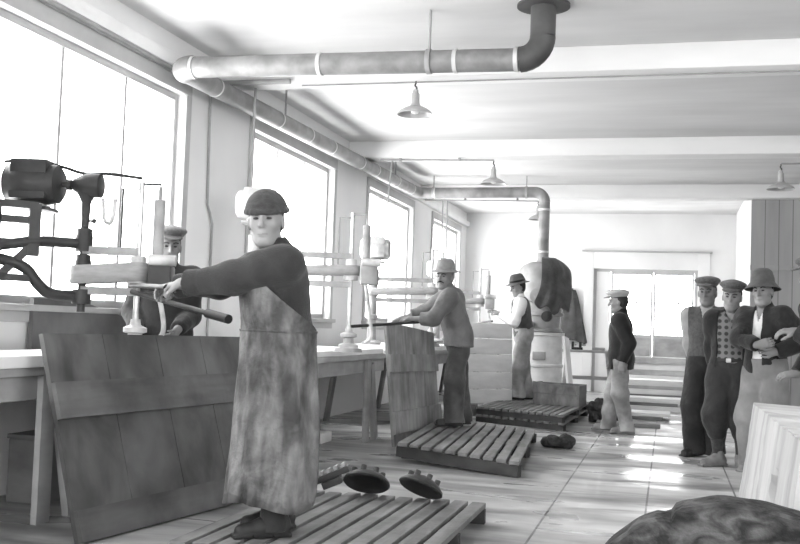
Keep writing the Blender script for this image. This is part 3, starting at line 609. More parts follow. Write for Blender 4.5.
# ------------------------------------------------------------------ smooth solid modelling (signed distance field -> one continuous mesh)
class SDF:
    def __init__(s, lo, hi, h):
        s.lo = np.array(lo, np.float32); s.h = h
        s.n = np.ceil((np.array(hi)-s.lo)/h).astype(int)+1
        s.D = np.full(s.n, .5, np.float32)
        s.ax = [s.lo[i]+h*np.arange(s.n[i], dtype=np.float32) for i in range(3)]
    def _sl(s, lo, hi):
        a = np.clip(np.floor((np.array(lo)-s.lo)/s.h).astype(int), 0, s.n); b = np.clip(np.ceil((np.array(hi)-s.lo)/s.h).astype(int)+1, 0, s.n)
        if np.any(b <= a): return None
        sl = tuple(slice(a[i], b[i]) for i in range(3))
        return sl, s.ax[0][sl[0]][:, None, None], s.ax[1][sl[1]][None, :, None], s.ax[2][sl[2]][None, None, :]
    def _mix(s, sl, d, k, sub):
        A = s.D[sl]
        if sub: d = -d
        if k <= 0: s.D[sl] = np.maximum(A, d) if sub else np.minimum(A, d); return
        sg = -1 if sub else 1
        t = np.clip(.5+.5*sg*(A-d)/k, 0, 1)
        s.D[sl] = A*(1-t)+d*t-sg*k*t*(1-t)
    def cone(s, a, b, ra, rb=None, k=.02, sub=False):
        a = np.array(a, float); b = np.array(b, float); rb = ra if rb is None else rb; m = max(ra, rb)+k+2*s.h
        q = s._sl(np.minimum(a, b)-m, np.maximum(a, b)+m)
        if q is None: return s
        sl, x, y, z = q; d = b-a; l2 = max(d@d, 1e-9)
        t = np.clip(((x-a[0])*d[0]+(y-a[1])*d[1]+(z-a[2])*d[2])/l2, 0, 1)
        r = np.sqrt((x-a[0]-t*d[0])**2+(y-a[1]-t*d[1])**2+(z-a[2]-t*d[2])**2)-(ra+(rb-ra)*t)
        s._mix(sl, r, k, sub); return s
    def path(s, pts, rs, k=.02):
        for i in range(len(pts)-1): s.cone(pts[i], pts[i+1], rs[i], rs[i+1], k)
        return s
    def ell(s, c, rad, axes=None, k=.02, sub=False):
        c = np.array(c, float); A = np.eye(3) if axes is None else np.array([list(v) for v in axes], float); m = max(rad)+k+2*s.h
        q = s._sl(c-m, c+m)
        if q is None: return s
        sl, x, y, z = q; x = x-c[0]; y = y-c[1]; z = z-c[2]; k0 = 0; k1 = 0
        for i in range(3):
            p = (x*A[i][0]+y*A[i][1]+z*A[i][2])/rad[i]; k0 = k0+p*p; k1 = k1+(p/rad[i])**2
        k0 = np.sqrt(k0); k1 = np.sqrt(k1)+1e-9
        s._mix(sl, k0*(k0-1)/k1, k, sub); return s
    def box(s, c, half, axes=None, k=.0, sub=False, r=0.):
        c = np.array(c, float); A = np.eye(3) if axes is None else np.array([list(v) for v in axes], float); m = float(np.linalg.norm(half))+k+2*s.h
        q = s._sl(c-m, c+m)
        if q is None: return s
        sl, x, y, z = q; x = x-c[0]; y = y-c[1]; z = z-c[2]; out = 0; ins = None
        for i in range(3):
            p = np.abs(x*A[i][0]+y*A[i][1]+z*A[i][2])-(half[i]-r); out = out+np.maximum(p, 0)**2; ins = p if ins is None else np.maximum(ins, p)
        s._mix(sl, np.sqrt(out)+np.minimum(ins, 0)-r, k, sub); return s
    def cut(s, p, n, k=.004):
        """keep the side opposite to n of the plane through p"""
        p = np.array(p, float); n = np.array(n, float); n = n/np.linalg.norm(n)
        d = (s.ax[0][:, None, None]-p[0])*n[0]+(s.ax[1][None, :, None]-p[1])*n[1]+(s.ax[2][None, None, :]-p[2])*n[2]
        s.D = np.maximum(s.D, d); return s
    def mesh(s, name, m, parent, origin, wrinkle=None):
        D = s.D; D = np.pad(D, 1, constant_values=.5); lo = s.lo-s.h; S = D < 0
        cnt = np.zeros(np.array(D.shape)-1, np.int8)
        off = [(i, j, k) for i in (0, 1) for j in (0, 1) for k in (0, 1)]
        for i, j, k in off: cnt += S[i:S.shape[0]-1+i, j:S.shape[1]-1+j, k:S.shape[2]-1+k]
        idx = np.argwhere((cnt > 0) & (cnt < 8))
        if not len(idx): return None
        cv = np.stack([D[idx[:, 0]+i, idx[:, 1]+j, idx[:, 2]+k] for i, j, k in off], 1)
        acc = np.zeros((len(idx), 3), np.float32); num = np.zeros(len(idx), np.float32); O = np.array(off, np.float32)
        for a in range(8):
            for b in range(a+1, 8):
                if np.abs(O[a]-O[b]).sum() != 1: continue
                c = (cv[:, a] < 0) != (cv[:, b] < 0)
                t = np.where(c, cv[:, a]/(cv[:, a]-cv[:, b]+1e-12), 0)
                acc += np.where(c[:, None], O[a]+(O[b]-O[a])*t[:, None], 0); num += c
        vt = lo+(idx+acc/num[:, None])*s.h-np.array(origin, np.float32)
        ids = np.full(cnt.shape, -1, np.int32); ids[tuple(idx.T)] = np.arange(len(idx)); F = []
        for ax in range(3):
            A = np.moveaxis(S, ax, 0); I = np.moveaxis(ids, ax, 0)
            e = np.argwhere(A[:-1, 1:-1, 1:-1] != A[1:, 1:-1, 1:-1]); i, j, k = e[:, 0], e[:, 1]+1, e[:, 2]+1
            f = np.stack([I[i, j-1, k-1], I[i, j, k-1], I[i, j, k], I[i, j-1, k]], 1)
            fl = A[i, j, k]
            if ax == 1: fl = ~fl
            f[~fl] = f[~fl][:, ::-1]; F.append(f)
        F = np.concatenate(F)
        me = bpy.data.meshes.new(name); me.vertices.add(len(vt)); me.loops.add(len(F)*4); me.polygons.add(len(F))
        me.vertices.foreach_set('co', vt.ravel()); me.loops.foreach_set('vertex_index', F.ravel().astype(np.int32))
        me.polygons.foreach_set('loop_start', np.arange(0, len(F)*4, 4, dtype=np.int32)); me.polygons.foreach_set('use_smooth', np.ones(len(F), bool))
        me.update(calc_edges=True)
        if wrinkle:
            amp, fr = wrinkle; N = np.zeros(len(vt)*3, np.float32); me.vertices.foreach_get('normal', N); N = N.reshape(-1, 3); w = 0; p = vt
            rs = np.random.RandomState(len(vt) % 991)
            for q in range(5):
                dvec = rs.normal(size=3); dvec[2] *= 1.6; dvec /= np.linalg.norm(dvec); f = fr*(.6+.35*q)
                w = w+np.sin(p@dvec*f+rs.uniform(0, 6)+1.6*np.sin(p@rs.normal(size=3)*fr*.35))/(1+.5*q)
            vt = vt+N*(amp*w*.5)[:, None]; me.vertices.foreach_set('co', vt.astype(np.float32).ravel()); me.update()
        me.materials.append(m)
        o = bpy.data.objects.new(name, me); COL.objects.link(o)
        if parent is not None: o.parent = parent
        return o

# ------------------------------------------------------------------ coats, rags and other soft things
def cloth_loft(name, m, parent, org, rings, close=False):
    """folded cloth: rows of points, top to bottom, given a thickness"""
    mb = MB(); vs = [[mb.bm.verts.new(Vector(p)-Vector(org)) for p in r] for r in rings]
    for a, b in zip(vs, vs[1:]):
        for j in range(len(a)-1): mb.bm.faces.new((a[j], a[j+1], b[j+1], b[j]))
    o = mb.build(name, m, parent, angle=180); sm = o.modifiers.new('smooth', 'SUBSURF'); sm.levels = sm.render_levels = 1
    so = o.modifiers.new('thick', 'SOLIDIFY'); so.thickness = .014; so.offset = 1; return o
rings = []
for i in range(15):
    t = i/14; row = []
    for j in range(41):
        q = j/40; a = R(-88+95*q-10*t+8*math.sin(t*3)); z = 2.34-t*(.62+.22*math.sin(q*2.6+.4)+.05*math.sin(q*19))
        r = (.22+.19*min(1, t*4)**.6)+.022*t*math.sin(q*26+t*2)+.035*t*math.sin(q*9+1)+.02*math.sin(t*7+q*5)+.05*t*t
        row.append((-1.93+math.cos(a)*r, 15.95+math.sin(a)*r, z))
    rings.append(row)
c_ = cloth_loft('draped_coat', coat_m, None, (-1.6, 15.85, 1.3), rings); c_.location = (-1.6, 15.85, 1.3); tag(c_, 'dark crumpled coat draped over the right shoulder of the stove', 'coat')
hk = thing('hanging_coat', 'long dark coat hanging on a hook beside the stove, left of the door surround', 'coat', (-1.92, 20.95, 1.0))
rings = []
for i in range(15):
    t = i/14; row = []
    for j in range(41):
        q = j/40; a = R(-178+176*q); rx = .05+.30*t**.8; ry = .04+.13*t**.7; f = 1+(.10*math.sin(q*24+t)+.06*math.sin(q*11+2))*min(1, t*2)
        row.append((-1.92-.03*t+math.cos(a)*rx*f, 21.06+math.sin(a)*ry*f, 2.07-t*(1.07+.04*math.sin(q*9))))
    rings.append(row)
cloth_loft('coat_body', coat_m, hk, hk.location, rings)
MB().lathe((0, .14, 1.10), (0, .02, 1.06), [(.012, 0), (.012, .8), (.022, .85), (.022, .97), (0, 1)], 14).build('coat_hook', iron_m, hk)
def heap(label, name, cat, c, r, m, n, seed, h=.012, group=None, flat=.5):
    rs = random.Random(seed); F = SDF((c[0]-r*1.9, c[1]-r*1.9, c[2]-.02), (c[0]+r*1.9, c[1]+r*1.9, c[2]+r*2.2), h)
    for _ in range(n):
        q = rs.uniform(0, 6.28); d = r*rs.uniform(.1, .9); a = (c[0]+math.cos(q)*d, c[1]+math.sin(q)*d, c[2]+rs.uniform(.03, r*flat*1.6)); q += rs.uniform(.6, 1.6)
        b = (c[0]+math.cos(q)*d, c[1]+math.sin(q)*d, c[2]+rs.uniform(.02, r*flat*1.4)); F.cone(a, b, rs.uniform(.035, .06), rs.uniform(.03, .05), .025)
    F.cone((c[0]-r*.5, c[1], c[2]+.04), (c[0]+r*.5, c[1], c[2]+.04), .06, .05, .03)
    F.cut((c[0], c[1], c[2]), (0, 0, -1)); o = F.mesh(name, m, None, c, (.012, 60)); o.location = c
    return tag(o, label, cat, group)
heap('dark crumpled rag lying against the right end of the tipped duckboard', 'crumpled_rag', 'rag', (at(555, 447, Z=0).x, at(555, 447, Z=0).y, 0), .18, rag_m, 9, 3, flat=.35)
heap('dark lumpy sack leaning at the end of the stacked duckboards', 'crumpled_sack', 'sack', (-.87, 13.95, 0), .17, rag_m, 14, 5, flat=1.0)
heap('dark ribbed bundle beside the lumpy sack at the stacked duckboards', 'tied_bundle', 'bundle', (-.70, 14.2, 0), .14, rag_m, 12, 8, flat=1.25)

# ------------------------------------------------------------------ crate, planks and bench round the stove
ct = thing('crate', 'low wooden crate of two weathered boards standing on the stacked duckboards', 'crate', (-1.42, 14.05, .201), R(-14))
MB().bx(-.33, .33, -.16, -.13, 0, .15, .004).bx(-.33, .33, .13, .16, 0, .15, .004).bx(-.33, -.30, -.13, .13, 0, .30, .004).bx(.30, .33, -.13, .13, 0, .28, .004).build('lower_boards', slat_m, ct)
MB().prism([(-.335, -.165, .155), (.335, -.165, .155), (.335, -.165, .27), (-.1, -.165, .28), (-.335, -.165, .31)], (0, .03, 0)).bx(-.33, .33, .13, .16, .155, .29, .004).build('upper_boards', slat_m, ct)
MB().bx(-.30, .30, -.13, .13, .0, .02).build('bottom', slatd_m, ct)
lp = MB().bar((0, 0, 0), (-.13, .26, .92), .15, .035, (1, -.4, 0)).bar((.06, -.03, .02), (.42, -.16, .02), .12, .03).build('leaning_plank', slab_m); lp.location = (-1.30, 14.5, .202); tag(lp, 'pale plank leaning against the front of the stove', 'plank')
sh = thing('trestle_bench', 'small trestle bench with a plank top standing right of the stove', 'bench', (-1.28, 16.7, 0))
MB().bx(-.45, .48, -.22, .22, .88, .92, .005).build('tabletop', bench_m, sh)
for x in (-.3, .33):
    for y in (-.16, .16): MB().bar((x, y*.8, .88), (x+(.12 if x > 0 else -.06), y*1.25, 0), .06, .04, (1, 0, 0)).build('leg', bench_m, sh)
    MB().bar((x+(.06 if x > 0 else -.03), -.18, .45), (x+(.06 if x > 0 else -.03), .18, .45), .05, .03).build('cross_bar', bench_m, sh)
MB().bx(-.33, .38, -.02, .02, .44, .50).build('stretcher', bench_m, sh)
vs = thing('bench_vice', 'small dark iron clamp lying on the trestle bench by the stove', 'tool', (-1.42, 16.62, .92))
MB().bx(-.09, .09, -.04, .04, 0, .04, .008).bx(-.09, -.05, -.04, .04, .04, .13, .01).bx(.03, .07, -.04, .04, .04, .13, .01).build('vice_body', iron_m, vs); MB().cyl((-.02, -.1, .08), (-.02, .1, .08), .012).cyl((.07, 0, .08), (.14, 0, .08), .016).build('vice_screw', irong_m, vs)
bx_ = MB().bx(-.10, .10, -.08, .08, 0, .045, .006).build('flat_tray', bench_m); bx_.location = (-1.08, 16.66, .92); tag(bx_, 'low flat tray on the right half of the trestle bench', 'tray')
def lumber(label, loc, w, d, hs, seed, ms):
    rs = random.Random(seed); z = 0
    for i, h in enumerate(hs):
        o = MB().bx(-w/2+rs.uniform(-.06, .06), w/2+rs.uniform(-.06, .06), -d/2+rs.uniform(-.03, .03), d/2+rs.uniform(-.03, .03), 0, h-.002, .006).build('stacked_board', ms[i % len(ms)])
        o.location = (loc[0], loc[1], z); o.rotation_euler = (0, 0, rs.uniform(-.02, .02)); tag(o, label[i], 'board', 'boards stacked on the floor at the back'); z += h
W_ = [woodwhite_m, benchd_m, woodwhite_m, bench_m, woodwhite_m, benchd_m]
pos_ = ['bottom', 'second', 'third', 'fourth', 'fifth', 'top']
def stackl(n, where): return ['%s board in the stack %s' % (('top' if i == n-1 else pos_[i]), where) for i in range(n)]
lumber(stackl(6, 'against the glazed doors at the back'), (-.22, 20.6, 0), 1.5, .5, [.14, .12, .15, .11, .12, .13], 1, [bench_m, benchd_m, woodwhite_m, bench_m, woodwhite_m, bench_m])
lumber(stackl(5, 'in the gangway before the glazed doors'), (-.30, 18.6, 0), 1.25, .6, [.09, .07, .09, .06, .1], 2, W_)
lumber(stackl(3, 'of three low boards behind the pale capped man'), (-.24, 16.8, 0), .95, .6, [.08, .05, .07], 3, W_)
lumber(stackl(2, 'of two flat boards behind the pale capped man'), (-.45, 15.0, 0), .9, .55, [.05, .05], 4, [benchd_m, woodwhite_m])
lumber(['single flat board lying crosswise just behind the pale capped man'], (-.50, 13.6, 0), .8, .3, [.05], 5, [benchd_m])
lw = MB().bar((0, 0, 0), (.10, .30, 1.0), .16, .03, (1, 0, .0)).build('leaning_board', bench_m); lw.location = (.28, 17.3, 0); tag(lw, 'narrow board standing tilted behind the man in the grey sweater', 'board')
sup = MB().bx(-.3, .3, -.04, .04, 0, .92, .01).build('board_rack', benchd_m); sup.location = (.60, 17.72, 0); tag(sup, 'low dark rack behind the tilted narrow board', 'rack')

# ------------------------------------------------------------------ stones in the right foreground
wb = thing('stone_block', 'big white veined stone block with a broken top at the right edge', 'stone block', (.315, 4.2, 0))
def blockmesh():
    bm = bmesh.new(); rs = random.Random(2); ny, nz = 52, 32; L0 = 1.5
    P = lambda j, k, s: Vector((-.06*1+.125*(k/nz)*1.0-.05+(.30-.03*(k/nz))*s, -L0*j/ny, .945*k/nz))
    A = [[bm.verts.new(P(j, k, 0)+Vector((rs.uniform(-.002, .002), 0, (rs.uniform(-.005, .005) if k == nz else 0)))) for k in range(nz+1)] for j in range(ny+1)]
    B2 = [[bm.verts.new(P(j, k, 1)+Vector((rs.uniform(-.003, .003), 0, (rs.uniform(-.04, .0) if k == nz else 0)))) for k in range(nz+1)] for j in range(ny+1)]
    for j in range(ny):
        for k in range(nz):
            bm.faces.new((A[j][k], A[j+1][k], A[j+1][k+1], A[j][k+1])); bm.faces.new((B2[j][k], B2[j][k+1], B2[j+1][k+1], B2[j+1][k]))
        M1 = bm.verts.new((A[j][nz].co+B2[j][nz].co)/2+Vector((0, 0, rs.uniform(-.07, .0)))) if 0 else None
        bm.faces.new((A[j][nz], A[j+1][nz], B2[j+1][nz], B2[j][nz])); bm.faces.new((A[j][0], B2[j][0], B2[j+1][0], A[j+1][0]))
    for j in (0, ny):
        for k in range(nz): bm.faces.new((A[j][k], A[j][k+1], B2[j][k+1], B2[j][k]))
    # chipped hollow in the broad face
    for j in range(ny+1):
        for k in range(nz+1):
            q = A[j][k].co; d = math.hypot((q.y+1.0+(q.z-.72)*.5)/.08, (q.z-.72)/.10)
            if d < 1: q.x += .12*(1-d)
    return bm
mb = MB(); mb.bm.free(); mb.bm = blockmesh(); mb.build('block_body', block_m, wb, angle=28)
ds = thing('round_stone_slab', 'dark mottled round stone slab standing on edge in the bottom right corner', 'stone slab', (at(738, 500, Y=2.53).x, 2.53, 0))
rr_ = .413; mb = MB(); q0 = Vector((0, .0, rr_)); nd = Vector((.05, 1, .10)).normalized()
mb.lathe(q0-nd*.04, q0+nd*.05, [(rr_*.3, 0), (rr_*.7, .0), (rr_*.985, 0), (rr_, .08), (rr_, .92), (rr_*.985, 1), (rr_*.5, 1), (rr_*.2, 1)], 160)
rs = random.Random(7)
for v in mb.bm.verts:
    d = (v.co-q0); r = math.hypot(d.x, d.z)
    if r > rr_*.9:
        q = math.degrees(math.atan2(d.x, d.z)); v.co -= Vector((d.x, 0, d.z))*(.004+.004*math.sin(q*.21)+.003*math.sin(q*.47+1))
        q = math.degrees(math.atan2(d.x, d.z)); v.co -= Vector((d.x, 0, d.z))*(.035*math.exp(-((q+23)/1.8)**2)+.006/(1+math.exp((q+24)/1.5)))
mb.build('slab_body', darkstone_m, ds, angle=24)
# ------------------------------------------------------------------ people
def ypr(yaw, pitch=0, roll=0):
    """forward, left, up of a frame turned by yaw (degrees), nodding down by pitch, tipped by roll"""
    a, p, r = R(yaw), R(pitch), R(roll)
    f = Vector((math.cos(a)*math.cos(p), math.sin(a)*math.cos(p), -math.sin(p))); l = Vector((-math.sin(a), math.cos(a), 0)); u = f.cross(l)
    return f, l*math.cos(r)+u*math.sin(r), u*math.cos(r)-l*math.sin(r)
def ik(S, T, a, b, pole):
    S, T = Vector(S), Vector(T); d = T-S; D = d.length
    if D > (a+b)*.995: T = S+d*((a+b)*.995/D); d = T-S; D = d.length
    w = d/D; x = (a*a-b*b+D*D)/(2*D); h = math.sqrt(max(a*a-x*x, 0)); p = Vector(pole); p = (p-w*p.dot(w)).normalized()
    return S+w*x+p*h, T
class Person:
    def __init__(s, label, base, H, yaw, lean=(0, 0), twist=0, head=(0, 0, 0), wrist=None, pole=None, hand=None, feet=None, h=.008, skin=None, headfwd=.03, crouch=0, group=None, hk=1.07, girth=0):
        s.k = k = H/1.75; s.kh = k*hk; s.gi = girth; s.h = h; s.base = Vector(base); s.skin = skin or skin_m
        s.root = thing('person', label, 'person', base, 0, group)
        s.f, s.l, s.u = ypr(yaw); U = Vector((0, 0, 1)); s.cf, s.cl, _ = ypr(yaw+twist)
        s.pel = s.base+U*(.93*k-crouch)
        s.neck = s.pel+U*(.545*k)+s.f*lean[0]+s.l*lean[1]
        sp_ = (s.neck-s.pel); s.sp = sp_.normalized()
        s.chest = s.pel+sp_*.62; s.waist = s.pel+sp_*.28
        s.head = s.neck+U*(.145*k*(1+hk)/2)+s.cf*headfwd
        s.hf, s.hl, s.hu = ypr(*head)
        s.sh = {}; s.el = {}; s.wr = {}; s.hip = {}; s.kn = {}; s.an = {}; s.ff = {}; s.hd = {}
        for n, sg in (('L', 1), ('R', -1)):
            s.sh[n] = s.neck-U*(.075*k)+s.cl*(sg*.178*k)
            w = (wrist or {}).get(n)
            w = Vector(w) if w is not None else s.pel+s.l*(sg*.24*k)-U*.06*k+s.f*.05
            pl = (pole or {}).get(n, -s.cf*.6-U*.8+s.cl*sg*.3)
            s.el[n], s.wr[n] = ik(s.sh[n], w, .295*k, .265*k, pl)
            s.hip[n] = s.pel-U*.02*k+s.l*(sg*.092*k)
            s.gi = girth; ft = (feet or {}).get(n, (0, sg*.10, sg*8))
            s.ff[n] = ypr(yaw+ft[2])[0]
            an = s.base+s.f*ft[0]+s.l*ft[1]+U*(.085*k+(ft[3] if len(ft) > 3 else 0))
            s.kn[n], s.an[n] = ik(s.hip[n], an, .419*k, .409*k, s.ff[n]+s.l*sg*.1)
            s.hd[n] = (hand or {}).get(n)
        pts = [s.head+U*.2, s.base]+[q for d in (s.sh, s.el, s.wr, s.kn, s.an) for q in d.values()]
        s.lo = [min(p[i] for p in pts)-(.27 if i < 2 else .03) for i in range(3)]; s.hi = [max(p[i] for p in pts)+.27 for i in range(3)]
        s.make_body()
    def F(s, h=None, lo=None, hi=None): return SDF(lo or s.lo, hi or s.hi, h or s.h)
    def torso(s, F, e):
        k = s.k; up3 = s.sp; e = e+s.gi if e > -.005 else e
        F.ell(s.pel+s.sp*.03, (.115*k+e, .165*k+e, .15*k+e), (s.f, s.l, up3), .05)
        F.ell(s.waist, (.105*k+e, .148*k+e, .17*k+e), (s.f, s.l, up3), .06)
        F.ell(s.chest, (.115*k+e, .165*k+e, .205*k+e), (s.cf, s.cl, up3), .06)
        F.cone(s.sh['L'], s.sh['R'], .058*k+e, .058*k+e, .05); return F
    def hand_sdf(s, F, n):
        k = s.k*1.02; d0 = (s.wr[n]-s.el[n]).normalized(); sp = s.hd[n] or {}
        d = Vector(sp.get('dir', d0)).normalized(); pn = Vector(sp.get('palm', -s.cl*(1 if n == 'L' else -1))); pn = (pn-d*pn.dot(d)).normalized(); side = d.cross(pn)*(1 if n == 'L' else -1)
        curl = R(sp.get('curl', 22)); w = s.wr[n]
        F.cone(s.el[n], w, .041*k, .028*k, .03).cone(w-d*.01, w+d*.03*k, .026*k, .030*k, .02)
        pc = w+d*.055*k; F.ell(pc, (.050*k, .040*k, .016*k), (d, side, pn), .02)
        for i, (o, ln, r) in enumerate(((.030, .078, .0093), (.010, .086, .0097), (-.011, .080, .0093), (-.031, .064, .0083))):
            p = w+d*.088*k+side*o*k-d*(.004 if i in (0, 3) else 0); F.cone(w+d*.05*k+side*o*.8*k, p, .012*k, .0105*k, .012); a = curl*.8; q = d+side*(o*2.2)
            q.normalize()
            for j, fr in enumerate((.44, .32, .24)):
                dd = q*math.cos(a)+pn*math.sin(a); p2 = p+dd*ln*fr*k; F.cone(p, p2, r*k*(1-.07*j), r*k*(.93-.07*j), .005); p = p2; a += curl
        tb = w+d*.025*k+side*.026*k; t1 = tb+(d*.62+side*.62+pn*.35).normalized()*.042*k; t2 = t1+(d*.85+side*.15+pn*.5).normalized()*.032*k; t3 = t2+(d*.8-side*.1+pn*.6).normalized()*.026*k
        F.cone(tb, t1, .016*k, .0125*k, .015).cone(t1, t2, .0118*k, .0105*k, .006).cone(t2, t3, .0105*k, .0088*k, .006)
    def make_body(s):
        k = s.kh; F = s.F(); f, l, u, c = s.hf, s.hl, s.hu, s.head; P = lambda a, b, d: c+(f*a+l*b+u*d)*k; A = (f, l, u)
        s.torso(F, -.008)
        F.cone(s.neck-s.sp*.06*k, P(-.018, 0, -.055), .066*k, .053*k, .04)
        F.ell(P(-.012, 0, .028), (.100*k, .077*k, .092*k), A, .02).ell(P(.018, 0, -.035), (.072*k, .060*k, .085*k), A, .035)
        F.ell(P(.058, 0, -.097), (.024*k, .030*k, .020*k), A, .035).cone(P(.0, .045, -.07), P(.055, .018, -.1), .018*k, .016*k, .03).cone(P(.0, -.045, -.07), P(.055, -.018, -.1), .018*k, .016*k, .03)
        for sg in (1, -1):
            F.ell(P(.048, sg*.042, -.018), (.026*k, .020*k, .02*k), A, .025)
            F.ell(P(.098, sg*.031, .010), (.021*k, .021*k, .0135*k), A, .014, True)
            F.cone(P(.088, sg*.012, .034), P(.072, sg*.050, .036), .0095*k, .008*k, .012)
            F.ell(P(-.008, sg*.080, -.008), (.021*k, .009*k, .033*k), A, .008)
            F.ell(P(.092, sg*.011, -.026), (.010*k, .008*k, .008*k), A, .008)
        F.cone(P(.090, 0, .022), P(.114, 0, -.024), .008*k, .0125*k, .010)
        F.ell(P(.080, 0, -.056), (.012*k, .022*k, .005*k), A, .010).ell(P(.080, 0, -.069), (.012*k, .018*k, .006*k), A, .010).ell(P(.096, 0, -.0785), (.010*k, .02*k, .004*k), A, .008, True)
        for n in 'LR':
            F.cone(s.sh[n], s.el[n], .050*k, .040*k, .03); s.hand_sdf(F, n)
            F.cone(s.hip[n], s.kn[n], .078*k, .052*k, .04).cone(s.kn[n], s.an[n], .052*k, .034*k, .03)
            g0 = s.base.z; a = s.an[n]; toe = a+s.ff[n]*.13*k; toe.z = a.z-.055*k; hl = a-s.ff[n]*.035*k; hl.z = a.z-.04*k
            F.cone(a, toe, .032*k, .022*k, .02).cone(hl, toe, .030*k, .026*k, .02)
        F.mesh('body', s.skin, s.root, s.base)
        for sg in (1, -1):
            e = MB().ball(rel(s.root, P(.0800, sg*.031, .0105)), (.0075*k, .0135*k, .0064*k), Matrix((f, l, u)).transposed(), 12); e.build('eye', eye_m, s.root)
            b = MB().tube([rel(s.root, P(.097, sg*.014, .031)), rel(s.root, P(.093, sg*.032, .039)), rel(s.root, P(.076, sg*.052, .034))], .0045*k, 8); b.build('eyebrow', hair_m, s.root)
        MB().tube([rel(s.root, P(.083, -.023, -.063)), rel(s.root, P(.0945, 0, -.0625)), rel(s.root, P(.083, .023, -.063))], .0028*k, 8).build('mouth', lip_m, s.root)
    def hair(s, m=None, moustache=False):
        k = s.kh; f, l, u, c = s.hf, s.hl, s.hu, s.head; P = lambda a, b, d: c+(f*a+l*b+u*d)*k
        F = s.F(min(s.h, .007), list(c-V(.2, .2, .2)), list(c+V(.2, .2, .25)))
        F.ell(P(-.018, 0, .030), (.103*k, .083*k, .094*k), (f, l, u), .01).ell(P(-.045, 0, -.02), (.06*k, .07*k, .06*k), (f, l, u), .02)
        F.box(P(.115, 0, -.03), (.065*k, .2, .10*k), (f, l, u), .01, True); F.box(P(.10, 0, .0), (.10*k, .2, .05*k), (f, l, u), .01, True)
        F.mesh('hair', m or hair_m, s.root, s.base)
        if moustache:
            for sg in (1, -1): MB().tube([rel(s.root, P(.104, 0, -.041)), rel(s.root, P(.100, sg*.02, -.045)), rel(s.root, P(.084, sg*.040, -.058))], [.0085*k, .004*k], 10).build('moustache', hair_m, s.root)
    def top(s, name, m, e=.02, hem=-.02, sleeve='wrist', wr=.008, se=.0, openw=0, vneck=0, collar=True, cuffr=0, h=None):
        """upper garment: hem below the pelvis point, sleeves to wrist / elbow / none, open front of half width openw, v-neck depth"""
        k = s.k; F = s.F(h); s.torso(F, e)
        if hem < -.05:
            F.cone(s.pel+s.l*.07*k, s.pel+s.l*.085*k+V(0, 0, hem), .10*k+e, .11*k+e, .06).cone(s.pel-s.l*.07*k, s.pel-s.l*.085*k+V(0, 0, hem), .10*k+e, .11*k+e, .06)
        if collar: F.cone(s.neck-s.sp*.05, s.neck+s.sp*.035-s.cf*.008, .078*k+e*.5, .066*k+e*.2, .03)
        for n in 'LR':
            F.cone(s.sh[n], s.sh[n].lerp(s.el[n], .35), .062*k+e, .056*k+e+se, .04)
            if sleeve != 'none':
                F.cone(s.sh[n], s.el[n], .055*k+e, .047*k+e+se, .03)
                q = s.el[n].lerp(s.wr[n], {'wrist': .97, 'elbow': .22, 'mid': .5}[sleeve])
                F.cone(s.el[n], q, .047*k+e+se, .033*k+e*.8, .03)
                if cuffr: d = (q-s.el[n]).normalized(); F.cone(q-d*.05, q, .037*k+e*.8+cuffr, .037*k+e*.8+cuffr, .006); F.cut if 0 else None
        if sleeve != 'none':
            for n in 'LR':
                q = s.el[n].lerp(s.wr[n], {'wrist': .97, 'elbow': .24, 'mid': .52}[sleeve]); d = (s.wr[n]-s.el[n]).normalized(); t1 = d.orthogonal().normalized(); t2 = d.cross(t1)
                F.box(q+d*.075, (.075, .09, .09), (d, t1, t2), 0, True)
        else:
            for n, sg in (('L', 1), ('R', -1)): F.box(s.sh[n]+s.cl*sg*.072+V(0, 0, -.08), (.14, .07, .26), (s.cf, s.cl, s.sp), .01, True)
        F.cut((0, 0, s.pel.z+hem), (0, 0, -1))
        if openw: F.box(s.chest+s.cf*.18-s.sp*.10, (.14, openw, .60), (s.cf, s.cl, s.sp), .01, True)
        if vneck:
            for q in range(6):
                t = q/5; F.box(s.neck+s.cf*.12-s.sp*(vneck*(1-t))+s.sp*.02, (.10, .005+.055*t, vneck*.15), (s.cf, s.cl, s.sp), .004, True)
        if collar: F.ell(s.neck+s.sp*.07, (.058*k, .055*k, .07), (s.cf, s.cl, s.sp), .005, True)
        return F.mesh(name, m, s.root, s.base, wr and (wr, 26))
    def legs(s, name, m, e=.018, loose=.012, kind='long', wr=.011, waist=.10):
        k = s.k; F = s.F()
        F.ell(s.pel+s.sp*.02, (.115*k+e, .162*k+e, .16*k+e), (s.f, s.l, s.sp), .05).ell(s.waist, (.10*k+e, .145*k+e, .12*k+e), (s.f, s.l, s.sp), .05)
        for n in 'LR':
            if kind == 'long':
                b = s.an[n]-V(0, 0, .035*k)
                F.cone(s.hip[n], s.kn[n], .085*k+e, .058*k+e+loose, .03).cone(s.kn[n], b, .058*k+e+loose, .050*k+e*.8+loose, .03)
                F.cone(b+V(0, 0, .03), b, .056*k+e*.8+loose, .060*k+e*.8+loose, .02)
            else:
                q = s.kn[n].lerp(s.an[n], .42)
                F.cone(s.hip[n], s.kn[n], .095*k+e+loose, .088*k+e+loose, .03).cone(s.kn[n], q, .092*k+e+loose, .066*k+e, .03)
        F.cut(s.pel+s.sp*waist, s.sp)
        F.cut((0, 0, s.base.z+.035), (0, 0, -1)) if kind == 'long' else None
        return F.mesh(name, m, s.root, s.base, wr and (wr, 20))
    def socks(s, m):
        for n in 'LR':
            F = s.F(); F.cone(s.kn[n].lerp(s.an[n], .3), s.kn[n].lerp(s.an[n], .55), .058*s.k, .058*s.k, .02).cone(s.kn[n].lerp(s.an[n], .55), s.an[n], .060*s.k, .044*s.k, .02); F.mesh('sock', m, s.root, s.base, (.002, 40))
